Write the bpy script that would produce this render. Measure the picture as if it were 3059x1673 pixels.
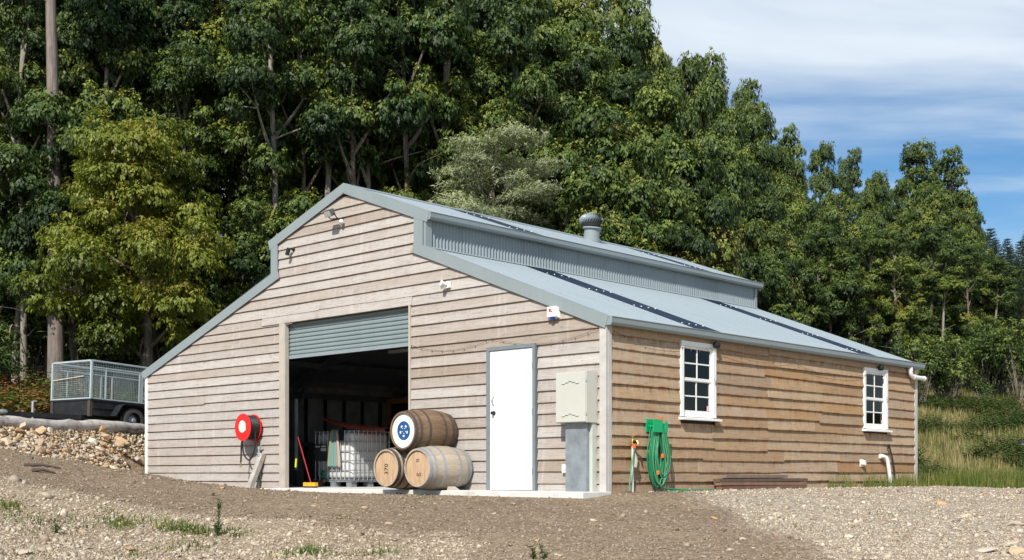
import bpy, math, random
import numpy as np
from mathutils import Vector, Matrix
random.seed(7); np.random.seed(7)
for o in list(bpy.data.objects): bpy.data.objects.remove(o)
scene = bpy.context.scene
COL = scene.collection
PI = math.pi
# ------------------------------------------------------------------ camera
YAW = 0.7538; CX, CY, CZ = 10.9664, -13.6571, 0.1993
F_PX, HY, IW, IH = 3621.79, 1418.01, 3059.0, 1673.0
cam_d = bpy.data.cameras.new('camera'); cam = bpy.data.objects.new('camera', cam_d); COL.objects.link(cam)
cam.location = (CX, CY, CZ); cam.rotation_euler = (PI/2, 0, YAW)
cam_d.sensor_width = 36; cam_d.lens = F_PX/IW*36; cam_d.shift_y = (HY-IH/2)/IW
cam_d.clip_start = .1; cam_d.clip_end = 3000
scene.camera = cam
# ------------------------------------------------------------------ light
SUN_V = Vector((.50, -1.0, 1.0)).normalized()
SUN_EL = math.asin(SUN_V.z); SUN_AZ = math.atan2(SUN_V.x, SUN_V.y)
world = bpy.data.worlds.new('World'); scene.world = world; world.use_nodes = True
wn, wl = world.node_tree.nodes, world.node_tree.links
wn.clear()
def wnode(t, **k):
    n = wn.new(t)
    for a, b in k.items(): setattr(n, a, b)
    return n
sky = wnode('ShaderNodeTexSky', sky_type='NISHITA', sun_disc=False, sun_elevation=SUN_EL, sun_rotation=SUN_AZ,
            air_density=1.0, dust_density=.25, ozone_density=2.2, altitude=200)
tc = wnode('ShaderNodeTexCoord'); sep = wnode('ShaderNodeSeparateXYZ'); wl.new(tc.outputs['Generated'], sep.inputs[0])
zz = wnode('ShaderNodeMath', operation='MAXIMUM'); wl.new(sep.outputs['Z'], zz.inputs[0]); zz.inputs[1].default_value = 0
za = wnode('ShaderNodeMath', operation='ADD'); wl.new(zz.outputs[0], za.inputs[0]); za.inputs[1].default_value = .10
dx = wnode('ShaderNodeMath', operation='DIVIDE'); wl.new(sep.outputs['X'], dx.inputs[0]); wl.new(za.outputs[0], dx.inputs[1])
dy = wnode('ShaderNodeMath', operation='DIVIDE'); wl.new(sep.outputs['Y'], dy.inputs[0]); wl.new(za.outputs[0], dy.inputs[1])
cmb = wnode('ShaderNodeCombineXYZ'); wl.new(dx.outputs[0], cmb.inputs[0]); wl.new(dy.outputs[0], cmb.inputs[1])
mp = wnode('ShaderNodeMapping'); wl.new(cmb.outputs[0], mp.inputs['Vector'])
mp.inputs['Rotation'].default_value = (0, 0, -YAW-.06)
mp2 = wnode('ShaderNodeMapping'); wl.new(mp.outputs[0], mp2.inputs['Vector']); mp2.inputs['Scale'].default_value = (.55, 1.0, 1); mp2.inputs['Location'].default_value = (1.3, 7.7, 0)
ns = wnode('ShaderNodeTexNoise'); wl.new(mp2.outputs[0], ns.inputs['Vector'])
ns.inputs['Scale'].default_value = .95; ns.inputs['Detail'].default_value = 6; ns.inputs['Roughness'].default_value = .54; ns.inputs['Distortion'].default_value = .45
rp = wnode('ShaderNodeValToRGB'); wl.new(ns.outputs['Fac'], rp.inputs[0])
rp.color_ramp.elements[0].position = .33; rp.color_ramp.elements[0].color = (.04, .04, .04, 1)
rp.color_ramp.elements[1].position = .65; rp.color_ramp.elements[1].color = (.97, .97, .97, 1)
rp.color_ramp.interpolation = 'EASE'
mix = wnode('ShaderNodeMix', data_type='RGBA'); wl.new(rp.outputs[0], mix.inputs['Factor']); hs = wnode('ShaderNodeHueSaturation'); hs.inputs['Saturation'].default_value = 1.35; hs.inputs['Value'].default_value = 1.15; wl.new(sky.outputs[0], hs.inputs['Color']); wl.new(hs.outputs[0], mix.inputs['A'])
mix.inputs['B'].default_value = (8.9, 9.75, 10.5, 1)
bg = wnode('ShaderNodeBackground'); wl.new(mix.outputs['Result'], bg.inputs[0]); bg.inputs[1].default_value = .08
wo = wnode('ShaderNodeOutputWorld'); wl.new(bg.outputs[0], wo.inputs[0])
sd = bpy.data.lights.new('sun', 'SUN'); sd.energy = 4.9; sd.angle = math.radians(.53); sd.color = (1, .95, .87)
sun = bpy.data.objects.new('sun', sd); COL.objects.link(sun); sun.location = (30, -40, 50)
sun.rotation_euler = SUN_V.to_track_quat('Z', 'Y').to_euler()
scene.view_settings.view_transform = 'Standard'; scene.view_settings.look = 'None'
scene.view_settings.exposure = 0.28; scene.view_settings.gamma = 1; scene.view_settings.use_curve_mapping = False
scene.render.engine = 'CYCLES'
cy = scene.cycles
cy.max_bounces = 5; cy.diffuse_bounces = 4; cy.glossy_bounces = 2; cy.transmission_bounces = 3; cy.transparent_max_bounces = 6
cy.caustics_reflective = False; cy.caustics_refractive = False
cy.use_denoising = True; cy.denoising_prefilter = 'ACCURATE'; cy.sample_clamp_indirect = 1.2
try: cy.denoiser = 'OPENIMAGEDENOISE'; cy.denoising_input_passes = 'RGB_ALBEDO_NORMAL'
except Exception: pass
# ------------------------------------------------------------------ helpers
S = 3059/2576.0
cR = np.array([math.cos(YAW), math.sin(YAW)]); cF = np.array([-math.sin(YAW), math.cos(YAW)])
def rd(r, d): return CX+cR[0]*r+cF[0]*d, CY+cR[1]*r+cF[1]*d
def to_rd(x, y): return (x-CX)*cR[0]+(y-CY)*cR[1], (x-CX)*cF[0]+(y-CY)*cF[1]
def at(px, py, d):      # a place seen at (px, py) on the 2576 wide photo, d metres away
    r = (px*S-IW/2)/F_PX*d; x, y = rd(r, d); return Vector((x, y, CZ+(HY-py*S)/F_PX*d))

class MB:
    def __init__(s): s.v = []; s.f = []; s.a = {}
    def add(s, vs, fs):
        n = len(s.v); s.v += [tuple(v) for v in vs]; s.f += [tuple(i+n for i in f) for f in fs]
        return s
    def box(s, c, size, rot=None):
        hx, hy, hz = size[0]/2, size[1]/2, size[2]/2
        vs = [Vector((x, y, z)) for x in (-hx, hx) for y in (-hy, hy) for z in (-hz, hz)]
        if rot is not None: vs = [rot @ v for v in vs]
        vs = [v+Vector(c) for v in vs]
        return s.add(vs, [(0,1,3,2),(4,6,7,5),(0,4,5,1),(2,3,7,6),(0,2,6,4),(1,5,7,3)])
    def bb(s, x0, x1, y0, y1, z0, z1): return s.box(((x0+x1)/2, (y0+y1)/2, (z0+z1)/2), (x1-x0, y1-y0, z1-z0))
    def beam(s, p0, p1, w, h, up=(0,0,1)):
        p0, p1 = Vector(p0), Vector(p1); d = (p1-p0).normalized(); u = Vector(up)
        sd_ = d.cross(u).normalized(); u = sd_.cross(d).normalized()
        vs = [p+sd_*a*w/2+u*b*h/2 for p in (p0, p1) for a, b in ((-1,-1),(1,-1),(1,1),(-1,1))]
        return s.add(vs, [(0,3,2,1),(4,5,6,7),(0,1,5,4),(1,2,6,5),(2,3,7,6),(3,0,4,7)])
    def tube(s, pts, r, n=8, cap=True):
        pts = [Vector(p) for p in pts]; m = len(pts)
        rs = r if isinstance(r, (list, tuple)) else [r]*m
        vs = []; u = None
        for i, p in enumerate(pts):
            t = (pts[min(i+1, m-1)]-pts[max(i-1, 0)]).normalized()
            if u is None: u = t.orthogonal().normalized()
            u = (u-t*u.dot(t)).normalized(); w = t.cross(u)
            for k in range(n):
                a = 2*PI*k/n; vs.append(p+(u*math.cos(a)+w*math.sin(a))*rs[i])
        fs = [(i*n+k, i*n+(k+1) % n, (i+1)*n+(k+1) % n, (i+1)*n+k) for i in range(m-1) for k in range(n)]
        if cap: fs += [tuple(range(n-1, -1, -1)), tuple(range((m-1)*n, m*n))]
        return s.add(vs, fs)
    def lathe(s, prof, o, ax, n=24, cap=True, u=None):   # prof: (t along ax, r)
        o, ax = Vector(o), Vector(ax).normalized(); u = Vector(u) if u else ax.orthogonal().normalized(); w = ax.cross(u)
        vs = [o+ax*t+(u*math.cos(2*PI*k/n)+w*math.sin(2*PI*k/n))*r for t, r in prof for k in range(n)]
        m = len(prof)
        fs = [(i*n+k, i*n+(k+1) % n, (i+1)*n+(k+1) % n, (i+1)*n+k) for i in range(m-1) for k in range(n)]
        if cap: fs += [tuple(range(n-1, -1, -1)), tuple(range((m-1)*n, m*n))]
        return s.add(vs, fs)
    def prism(s, poly, d):      # planar polygon extruded by vector d
        n = len(poly); d = Vector(d); vs = [Vector(p) for p in poly]+[Vector(p)+d for p in poly]
        fs = [tuple(range(n-1, -1, -1)), tuple(range(n, 2*n))]+[(i, (i+1) % n, n+(i+1) % n, n+i) for i in range(n)]
        return s.add(vs, fs)
    def mesh(s, name, m, smooth=None):
        me = bpy.data.meshes.new(name); me.from_pydata(s.v, [], s.f)
        if m is not None: me.materials.append(m)
        if smooth:
            me.shade_smooth(); me.set_sharp_from_angle(angle=math.radians(smooth))
        me.update(); return me
    def build(s, name, m, parent=None, smooth=None, origin=None):
        if origin is not None: s.v = [tuple(Vector(v)-Vector(origin)) for v in s.v]
        o = bpy.data.objects.new(name, s.mesh(name, m, smooth)); COL.objects.link(o)
        if origin is not None: o.location = origin
        if parent: o.parent = parent
        return o
def fix_normals(o):
    import bmesh
    bm = bmesh.new(); bm.from_mesh(o.data); bmesh.ops.recalc_face_normals(bm, faces=bm.faces); bm.to_mesh(o.data); bm.free(); return o
def link(name, me, parent=None, loc=(0,0,0), rot=(0,0,0), sc=(1,1,1)):
    o = bpy.data.objects.new(name, me); COL.objects.link(o); o.location = loc; o.rotation_euler = rot; o.scale = sc
    if parent: o.parent = parent
    return o
def tag(o, label=None, cat=None, group=None, kind=None):
    for k, v in (('label', label), ('category', cat), ('group', group), ('kind', kind)):
        if v: o[k] = v
    return o
def thing(name, label, cat, loc=(0,0,0), rz=0, group=None):
    o = bpy.data.objects.new(name, None); COL.objects.link(o); o.location = loc; o.rotation_euler = (0, 0, rz); o.empty_display_size = .3
    return tag(o, label, cat, group)
def copy_tree(o, parent=None):
    c = o.copy(); COL.objects.link(c); c.parent = parent
    for ch in list(o.children): copy_tree(ch, c)
    return c
def np_mesh(name, V, F, m, attrs=None, smooth=False):   # F: (n,k) int array
    me = bpy.data.meshes.new(name); V = np.asarray(V, dtype=np.float32); F = np.asarray(F, dtype=np.int32)
    n, k = F.shape
    me.vertices.add(len(V)); me.vertices.foreach_set('co', V.ravel())
    me.loops.add(n*k); me.loops.foreach_set('vertex_index', F.ravel())
    me.polygons.add(n); me.polygons.foreach_set('loop_start', np.arange(0, n*k, k, dtype=np.int32))
    me.update(calc_edges=True)
    if m is not None: me.materials.append(m)
    for an, (typ, dat) in (attrs or {}).items():
        a = me.attributes.new(an, typ, 'POINT')
        a.data.foreach_set('value' if typ == 'FLOAT' else 'color', np.asarray(dat, dtype=np.float32).ravel())
    if smooth: me.shade_smooth()
    return me
# ------------------------------------------------------------------ materials
class NT:
    def __init__(s, name):
        s.m = bpy.data.materials.new(name); s.m.use_nodes = True; s.t = s.m.node_tree; s.n = s.t.nodes; s.l = s.t.links
        s.b = s.n['Principled BSDF']; s.out = s.n['Material Output']
    def node(s, t, ins=None, **k):
        n = s.n.new(t)
        for a, b in k.items(): setattr(n, a, b)
        for a, b in (ins or {}).items():
            if hasattr(b, 'is_output') or isinstance(b, bpy.types.NodeSocket): s.l.new(b, n.inputs[a])
            else: n.inputs[a].default_value = b
        return n
    def coord(s, which='Object', scale=(1,1,1), loc=(0,0,0)):
        t = s.node('ShaderNodeTexCoord'); return s.node('ShaderNodeMapping', {'Vector': t.outputs[which], 'Scale': scale, 'Location': loc}).outputs[0]
    def noise(s, vec, scale=1, detail=4, rough=.55, dist=0):
        return s.node('ShaderNodeTexNoise', {'Vector': vec, 'Scale': scale, 'Detail': detail, 'Roughness': rough, 'Distortion': dist}).outputs['Fac']
    def ramp(s, fac, stops, interp='LINEAR'):
        r = s.node('ShaderNodeValToRGB', {0: fac}); e = r.color_ramp.elements; r.color_ramp.interpolation = interp
        for i, (p, c) in enumerate(stops):
            if i >= len(e): e.new(p)
            e[i].position = p
            c = c if isinstance(c, tuple) else (c, c, c)
            e[i].color = (*c, 1)
        return r.outputs[0]
    def mix(s, fac, a, b, bt='MIX'):
        n = s.node('ShaderNodeMix', data_type='RGBA', blend_type=bt)
        for i, v in (('Factor', fac), ('A', a), ('B', b)):
            if isinstance(v, bpy.types.NodeSocket): s.l.new(v, n.inputs[i])
            elif isinstance(v, tuple): n.inputs[i].default_value = (*v, 1)
            else: n.inputs[i].default_value = v
        return n.outputs['Result']
    def math(s, op, a, b=0):
        n = s.node('ShaderNodeMath', operation=op)
        for i, v in ((0, a), (1, b)):
            if isinstance(v, bpy.types.NodeSocket): s.l.new(v, n.inputs[i])
            else: n.inputs[i].default_value = v
        return n.outputs[0]
    def rnd(s): return s.node('ShaderNodeObjectInfo').outputs['Random']
    def attr(s, n, o='Fac'): return s.node('ShaderNodeAttribute', attribute_name=n).outputs[o]
    def bump(s, h, strength=.3, dist=.01):
        b = s.node('ShaderNodeBump', {'Height': h, 'Strength': strength, 'Distance': dist}); s.l.new(b.outputs[0], s.b.inputs['Normal']); return b
    def done(s, col=None, rough=None, **k):
        if col is not None:
            if isinstance(col, tuple): s.b.inputs['Base Color'].default_value = (*col, 1)
            else: s.l.new(col, s.b.inputs['Base Color'])
        if rough is not None:
            if isinstance(rough, bpy.types.NodeSocket): s.l.new(rough, s.b.inputs['Roughness'])
            else: s.b.inputs['Roughness'].default_value = rough
        for a, v in k.items(): s.b.inputs[a.replace('_', ' ')].default_value = v
        return s.m
MATS = {}
def pm(name, col, rough=.6, var=.18, scale=6, metal=0, bump=0, spec=.5, bscale=60, dirt=None):
    if name in MATS: return MATS[name]
    t = NT(name); co = t.coord()
    n = t.noise(co, scale, 5, .6)
    c = t.mix(1, col, t.ramp(n, [(.25, 1-var), (.75, 1+var)]), 'MULTIPLY')
    if dirt: c = t.mix(t.ramp(t.noise(co, scale*.45, 6, .65), [(.5, 0.0), (.72, .75)]), c, dirt)
    if bump: t.bump(t.noise(co, bscale, 4), bump, .004)
    MATS[name] = t.done(c, t.ramp(n, [(.2, max(0, rough-.08)), (.8, min(1, rough+.08))]), Metallic=metal, Specular_IOR_Level=spec)
    return MATS[name]

def board_mat(name, along, pal, orange, o_amt, streak, drip_amt):
    t = NT(name); r = t.rnd()
    off = t.node('ShaderNodeCombineXYZ', {0: t.math('MULTIPLY', r, 37.), 1: t.math('MULTIPLY', r, 91.), 2: t.math('MULTIPLY', r, 53.)}).outputs[0]
    tcd = t.node('ShaderNodeTexCoord').outputs['Object']
    bo = t.node('ShaderNodeVectorMath', {0: tcd, 1: off}, operation='ADD').outputs[0]
    def mp_(v, sa, sz):
        sc = (sa, 1, sz) if along == 'x' else (1, sa, sz)
        return t.node('ShaderNodeMapping', {'Vector': v, 'Scale': sc}).outputs[0]
    grain = t.noise(mp_(bo, .8, 22), 4, 6, .65, .8)
    patch = t.noise(mp_(bo, .55, 2.2), 2.2, 4, .6, .4)
    strk = t.noise(mp_(tcd, 5, .35), 1.6, 5, .7)
    fine = t.noise(mp_(bo, 3, 60), 6, 3, .6)
    c = t.ramp(r, pal)
    c = t.mix(.25, c, t.ramp(patch, [(.3, pal[0][1]), (.5, pal[len(pal)//2][1]), (.72, pal[-1][1])]))
    c = t.mix(1, c, t.ramp(grain, [(.28, (.62, .57, .52)), (.48, (1, 1, 1)), (.75, (1.14, 1.13, 1.12))]), 'MULTIPLY')
    c = t.mix(.5, c, t.ramp(fine, [(.3, .8), (.7, 1.12)]), 'MULTIPLY')
    # tannin bleeding under each lap and along lower edges, pale run marks, grey-blue mould
    bt = t.attr('bt')
    lap = t.ramp(bt, [(0, .9), (.12, .15), (.5, .05), (.80, .55), (.9, 1.)])
    om = t.math('MULTIPLY', lap, t.ramp(t.noise(mp_(tcd, 2.6, 1.2), 2.4, 5, .7), [(.42, 0.), (.64, 1.)]))
    c = t.mix(t.math('MULTIPLY', om, o_amt), c, orange)
    c = t.mix(t.math('MULTIPLY', t.ramp(strk, [(.56, 0.), (.72, 1.)]), streak), c, (.64, .60, .56))
    c = t.mix(t.math('MULTIPLY', t.ramp(t.noise(mp_(bo, 2.2, 2.4), 1.5, 5, .7), [(.60, 0.), (.76, 1.)]), .55), c, (.19, .185, .19))
    drip = t.math('MULTIPLY', t.ramp(bt, [(.25, 0.), (.85, 1.)]), t.ramp(t.noise(mp_(bo, 7, .5), 2.2, 5, .7), [(.52, 0.), (.66, 1.)]))
    c = t.mix(t.math('MULTIPLY', drip, drip_amt), c, (.10, .055, .03))
    dk = t.noise(mp_(bo, 1.1, 13), 3.2, 5, .75, 1.2)
    c = t.mix(t.math('MULTIPLY', t.ramp(dk, [(.66, 0.), (.74, 1.)]), .6), c, (.12, .085, .06))
    t.bump(t.math('ADD', grain, t.math('MULTIPLY', fine, .5)), .35, .006)
    return t.done(c, .78, Specular_IOR_Level=.25)
M_board_f = board_mat('weathered_board', 'x', [(0, (.29, .235, .19)), (.2, (.42, .395, .375)), (.45, (.37, .325, .285)), (.7, (.39, .375, .365)), (1, (.49, .46, .435))], (.34, .22, .14), .7, .3, .22)
M_board_s = board_mat('weathered_board_brown', 'y', [(0, (.33, .185, .08)), (.25, (.42, .32, .225)), (.45, (.39, .235, .105)), (.62, (.32, .24, .17)), (.8, (.43, .285, .15)), (1, (.46, .36, .255))], (.28, .11, .032), 1.1, .2, .7)
METAL = (.235, .28, .30)
def steel_mat(name, col, rough, var=.06):
    t = NT(name); co = t.coord(); n = t.noise(co, 1.3, 5, .6); n2 = t.noise(t.coord('Object', (6, 6, .5)), 2, 5, .7)
    c = t.mix(1, col, t.ramp(n, [(.3, 1-var), (.7, 1+var)]), 'MULTIPLY')
    c = t.mix(.5, c, t.ramp(n2, [(.35, 1-var*1.5), (.65, 1+var)]), 'MULTIPLY')
    return t.done(c, t.ramp(n, [(.3, rough-.06), (.7, rough+.08)]), Specular_IOR_Level=.45)
M_metal = steel_mat('painted_steel', METAL, .42)
M_roof = steel_mat('roof_steel', (.275, .325, .35), .45, .025)
M_trim = steel_mat('flashing_steel', (.235, .275, .285), .45, .04)
M_sky = steel_mat('skylight_tint', (.008, .016, .034), .35)
M_galv = pm('galvanised', (.42, .45, .47), .42, .25, 9, metal=.55)
M_galvp = pm('galvanised_panel', (.27, .30, .325), .5, .35, 4, metal=.3)
M_white = pm('white_paint', (.80, .80, .78), .45, .05, 5)
M_whitewood = pm('limewashed_timber', (.48, .46, .43), .7, .14, 7, bump=.2)
M_post = pm('primed_timber', (.43, .385, .335), .7, .10, 5, bump=.2)
M_doorw = pm('door_paint', (.76, .765, .755), .4, .04, 2.2, dirt=(.70, .69, .66))
M_doorf = pm('door_frame_steel', (.17, .20, .22), .5, .12, 6)
M_dark = pm('dark_wrap', (.02, .02, .022), .8, .3, 3)
M_inside = pm('inside_steel', (.22, .24, .26), .5, .2, 3)
M_conc = pm('concrete', (.60, .59, .56), .85, .12, 5, bump=.3, dirt=(.40, .36, .31))
M_black = pm('black_rubber', (.016, .017, .018), .5, .3, 20)
M_blackp = pm('black_paint', (.016, .018, .020), .5, .3, 8, spec=.25, dirt=(.04, .037, .034))
M_red = pm('red_enamel', (.66, .018, .015), .32, .06, 6)
M_brass = pm('brass', (.55, .38, .12), .35, .2, 20, metal=.9)
M_green = pm('green_plastic', (.0, .36, .13), .4, .08, 9)
M_hose = pm('green_hose', (.008, .20, .085), .42, .25, 14)
M_hose2 = pm('pale_green_stripe', (.07, .28, .13), .42, .2, 14)
M_orange = pm('orange_fitting', (.80, .13, .03), .45, .1, 12)
M_pvc = pm('white_pvc', (.78, .78, .75), .4, .05, 8, dirt=(.6, .56, .5))
M_beige = pm('beige_enamel', (.50, .505, .45), .42, .04, 3)
M_rock = None

def rock_mat(name, stops, attrname='tint', bump=.4):
    t = NT(name); co = t.coord()
    c = t.ramp(t.attr(attrname) if attrname else t.rnd(), stops)
    n = t.noise(co, 14, 5, .65); n2 = t.noise(co, 3.5, 4, .6)
    c = t.mix(1, c, t.ramp(n, [(.25, .72), (.75, 1.22)]), 'MULTIPLY')
    c = t.mix(t.ramp(n2, [(.52, 0.), (.7, .5)]), c, (.36, .2, .09))
    t.bump(n, bump, .01)
    return t.done(c, .88, Specular_IOR_Level=.2)
ROCKS = [(0, (.20, .155, .12)), (.12, (.38, .28, .18)), (.35, (.48, .375, .26)), (.5, (.44, .28, .14)), (.68, (.57, .475, .35)), (.82, (.36, .32, .28)), (1, (.70, .63, .51))]
M_rubble = rock_mat('rubble_stone', ROCKS, None)
M_rubbleT = rock_mat('rubble_stone_small', ROCKS, 'tint')
def gravel_mat(name, stops):
    t = NT(name); c = t.ramp(t.attr('tint'), stops); return t.done(c, .9, Specular_IOR_Level=.2)
M_gravel = gravel_mat('gravel_mixed', [(0, (.10, .08, .065)), (.2, (.24, .178, .122)), (.33, (.31, .235, .165)), (.5, (.32, .265, .205)), (.66, (.42, .355, .27)), (.82, (.49, .425, .325)), (1, (.64, .575, .475))])

# ------------------------------------------------------------------ terrain
def sstep(a, b, x): t = np.clip((x-a)/(b-a), 0, 1); return t*t*(3-2*t)
LG0 = at(-60, 1068, 22.7); LG1 = at(400, 1083, 27.6)      # the log lies along the top edge of the stone bank
_bd = np.array([LG1.x-LG0.x, LG1.y-LG0.y]); _bd = _bd/np.linalg.norm(_bd); _bn = np.array([-_bd[1], _bd[0]])  # normal to the left/back
def bank_s(x, y): return (x-LG0.x)*_bn[0]+(y-LG0.y)*_bn[1]+1.08
def vnoise(x, y, f, seed=0):
    return (np.sin(x*f*1.3+seed)*np.cos(y*f*.9+seed*1.7)+np.sin((x*.6+y*.8)*f*2.1+seed*2.3)*.5+np.sin((x*.8-y*.7)*f*3.7+seed*.7)*.25)/1.75
def berm(x, y):
    r, d = to_rd(x, y)
    dc = 14.2-.32*(r+5.5)              # the crest of the low spoil heap in the foreground
    return .10*np.exp(-((d-dc)/.9)**2)*sstep(2.2, -1.5, r)*(.75+.35*np.sin(r*1.9))
def ground(x, y):
    x = np.asarray(x, float); y = np.asarray(y, float); r, d = to_rd(x, y)
    low = np.interp(d, [-30, 0, 11, 17, 20, 400], [-1.5, -1.4, -.60, -.13, -.11, -.11])
    rise = .125*np.clip(-r-3, 0, 9)*np.clip(-y/4, 0, 1)
    low = low+rise+berm(x, y)
    s = bank_s(x, y)
    top = 1.12+.03*np.clip(s-1, 0, 8)
    z = low+(np.maximum(top, low)-low)*np.clip(s/1.02, 0, 1)
    # hill behind everything
    start = np.interp(r, [-30, -12, -6, 4, 7, 14, 40], [32, 32, 33.5, 33, 28.5, 27.2, 27])
    slope = np.interp(r, [-40, -10, 0, 8, 25, 60], [.24, .24, .21, .155, .15, .14])
    h = np.clip(d-start, 0, 70)
    z = z+np.where(h > 0, slope*(h-.8*(1-np.exp(-h/.8))), 0)+.05*np.clip(h-20, 0, 50)
    inshed = (x > -12.7) & (x < .1) & (y > -.05) & (y < 10.2)
    bumps = .018*vnoise(x, y, 2.3, 1)+.012*vnoise(x, y, 6.1, 4)+.10*sstep(1, 8, h)*vnoise(x, y, 1.1, 2)
    near_wall = np.clip(np.maximum(np.maximum(-12.7-x, x-.4), np.maximum(-y-.75, y-10.2))/.8, 0, 1)
    z = z+bumps*near_wall
    z = np.where((x > -12.7) & (x < 0.0) & (y > -.6) & (y < 10.1), np.minimum(z, -.16), z)
    # side strip by the brown wall is filled up to the boards
    z = z+.07*sstep(-.02, .1, x)*sstep(3., .3, x)*sstep(-.6, .3, y)*sstep(13, 10, y)
    return z
def gz(x, y): return float(ground(x, y))
def ground_hit(px, py, d0=9., d1=140.):
    lo = d0
    for d in np.arange(d0, d1, .08):
        p = at(px, py, d)
        if p.z <= gz(p.x, p.y): return p
    return at(px, py, d1)

def axis(fine0, fine1, fs, lo, hi, growth=1.12):
    a = list(np.arange(fine0, fine1+1e-6, fs)); st = fs
    while a[-1] < hi: st *= growth; a.append(a[-1]+st)
    st = fs
    while a[0] > lo: st *= growth; a.insert(0, a[0]-st)
    return np.array(a)
rl = axis(-13, 15, .16, -420, 420, 1.13); dl = axis(9, 31, .14, -25, 900, 1.10)
Rg, Dg = np.meshgrid(rl, dl); Xg, Yg = rd(Rg, Dg); Zg = ground(Xg, Yg)
nv, nu = Rg.shape
idx = np.arange(nv*nu).reshape(nv, nu)
Fg = np.stack([idx[:-1, :-1], idx[:-1, 1:], idx[1:, 1:], idx[1:, :-1]], -1).reshape(-1, 4)
# zone masks: R pale gravel, G pale spoil, B vegetation / forest floor
def zones(x, y):
    r, d = to_rd(x, y); w = .25*vnoise(x, y, 1.6, 3)+.12*vnoise(x, y, 4.3, 5)
    g1 = ground_line_c[0]; g2 = ground_line_c[1]
    nx_, ny_ = -(g2[1]-g1[1]), g2[0]-g1[0]; L = math.hypot(nx_, ny_)
    sd_ = ((x-g1[0])*nx_+(y-g1[1])*ny_)/L
    a = sstep(-.35, .35, sd_+w)
    dc = 14.4-.32*(r+5.5)
    b = sstep(.5, -.6, d-dc+1.3*w)*sstep(1.5, -2.5, r+2*w)
    hill0 = np.interp(r, [-30, -12, -8.0, -7.5, 4, 7, 14, 40], [30, 30.5, 31.5, 31, 30, 27.6, 26.9, 26.8])
    v = sstep(-.3, .5, d-hill0+w)
    return a*(1-v), b*(1-a)*(1-v), v
_p1 = ground_hit(1500, 1240); _p2 = ground_hit(2130, 1405); ground_line_c = ((_p1.x, _p1.y), (_p2.x, _p2.y))
za_, zb_, zv_ = zones(Xg, Yg)
colr = np.stack([za_, zb_, zv_, np.ones_like(za_)], -1).reshape(-1, 4)
def ground_mat():
    t = NT('ground_earth'); co = t.coord()
    sp = t.node('ShaderNodeSeparateColor', {0: t.attr('zone', 'Color')})
    vor = t.node('ShaderNodeTexVoronoi', {'Vector': co, 'Scale': 26., 'Randomness': 1.}); vc = t.node('ShaderNodeSeparateColor', {0: vor.outputs['Color']}).outputs[0]
    n = t.noise(co, 5, 6, .68); n2 = t.noise(co, .7, 4, .55); n3 = t.noise(co, 38, 4, .6)
    dirt = t.ramp(n2, [(.3, (.19, .138, .09)), (.7, (.255, .19, .125))])
    dirt = t.mix(1, dirt, t.ramp(n, [(.3, .78), (.7, 1.2)]), 'MULTIPLY')
    dirt = t.mix(1, dirt, t.ramp(t.noise(t.coord('Object', (.35, .8, 1)), 1.1, 5, .6, .6), [(.35, (.80, .78, .76)), (.65, (1.15, 1.14, 1.10))]), 'MULTIPLY')
    dirt = t.mix(.5, dirt, t.ramp(vc, [(0, (.10, .074, .052)), (.6, (.235, .18, .125)), (1, (.40, .325, .23))]))
    pale = t.ramp(vc, [(0, (.18, .15, .115)), (.3, (.31, .265, .205)), (.7, (.37, .32, .25)), (1, (.50, .44, .355))])
    pale = t.mix(1, pale, t.ramp(n, [(.3, .82), (.7, 1.15)]), 'MULTIPLY')
    spoil = t.ramp(vc, [(0, (.27, .205, .135)), (.4, (.40, .325, .22)), (1, (.54, .47, .35))])
    spoil = t.mix(t.ramp(n2, [(.3, .25), (.6, .8)]), spoil, dirt)
    veg = t.ramp(n, [(.3, (.030, .034, .014)), (.55, (.075, .065, .03)), (.75, (.13, .10, .055))])
    c = t.mix(sp.outputs[0], dirt, pale); c = t.mix(sp.outputs[1], c, spoil); c = t.mix(sp.outputs[2], c, veg)
    t.bump(t.math('ADD', t.math('MULTIPLY', vor.outputs['Distance'], -1.), n3), .7, .02)
    return t.done(c, .95, Specular_IOR_Level=.15)
M_ground = ground_mat()
ground_o = link('ground', np_mesh('ground', np.stack([Xg, Yg, Zg], -1).reshape(-1, 3), Fg, M_ground, {'zone': ('FLOAT_COLOR', colr)}, True))
tag(ground_o, kind='structure')
# ------------------------------------------------------------------ slab
FZ = -.045
slab = MB().bb(-12.5, -.05, -.02, 10.0, -.30, FZ).bb(-7.58, .12, -.66, -.021, -.30, FZ)
slab_o = tag(slab.build('concrete_slab', M_conc), kind='structure')
bv = slab_o.modifiers.new('b', 'BEVEL'); bv.width = .012; bv.segments = 2
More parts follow.
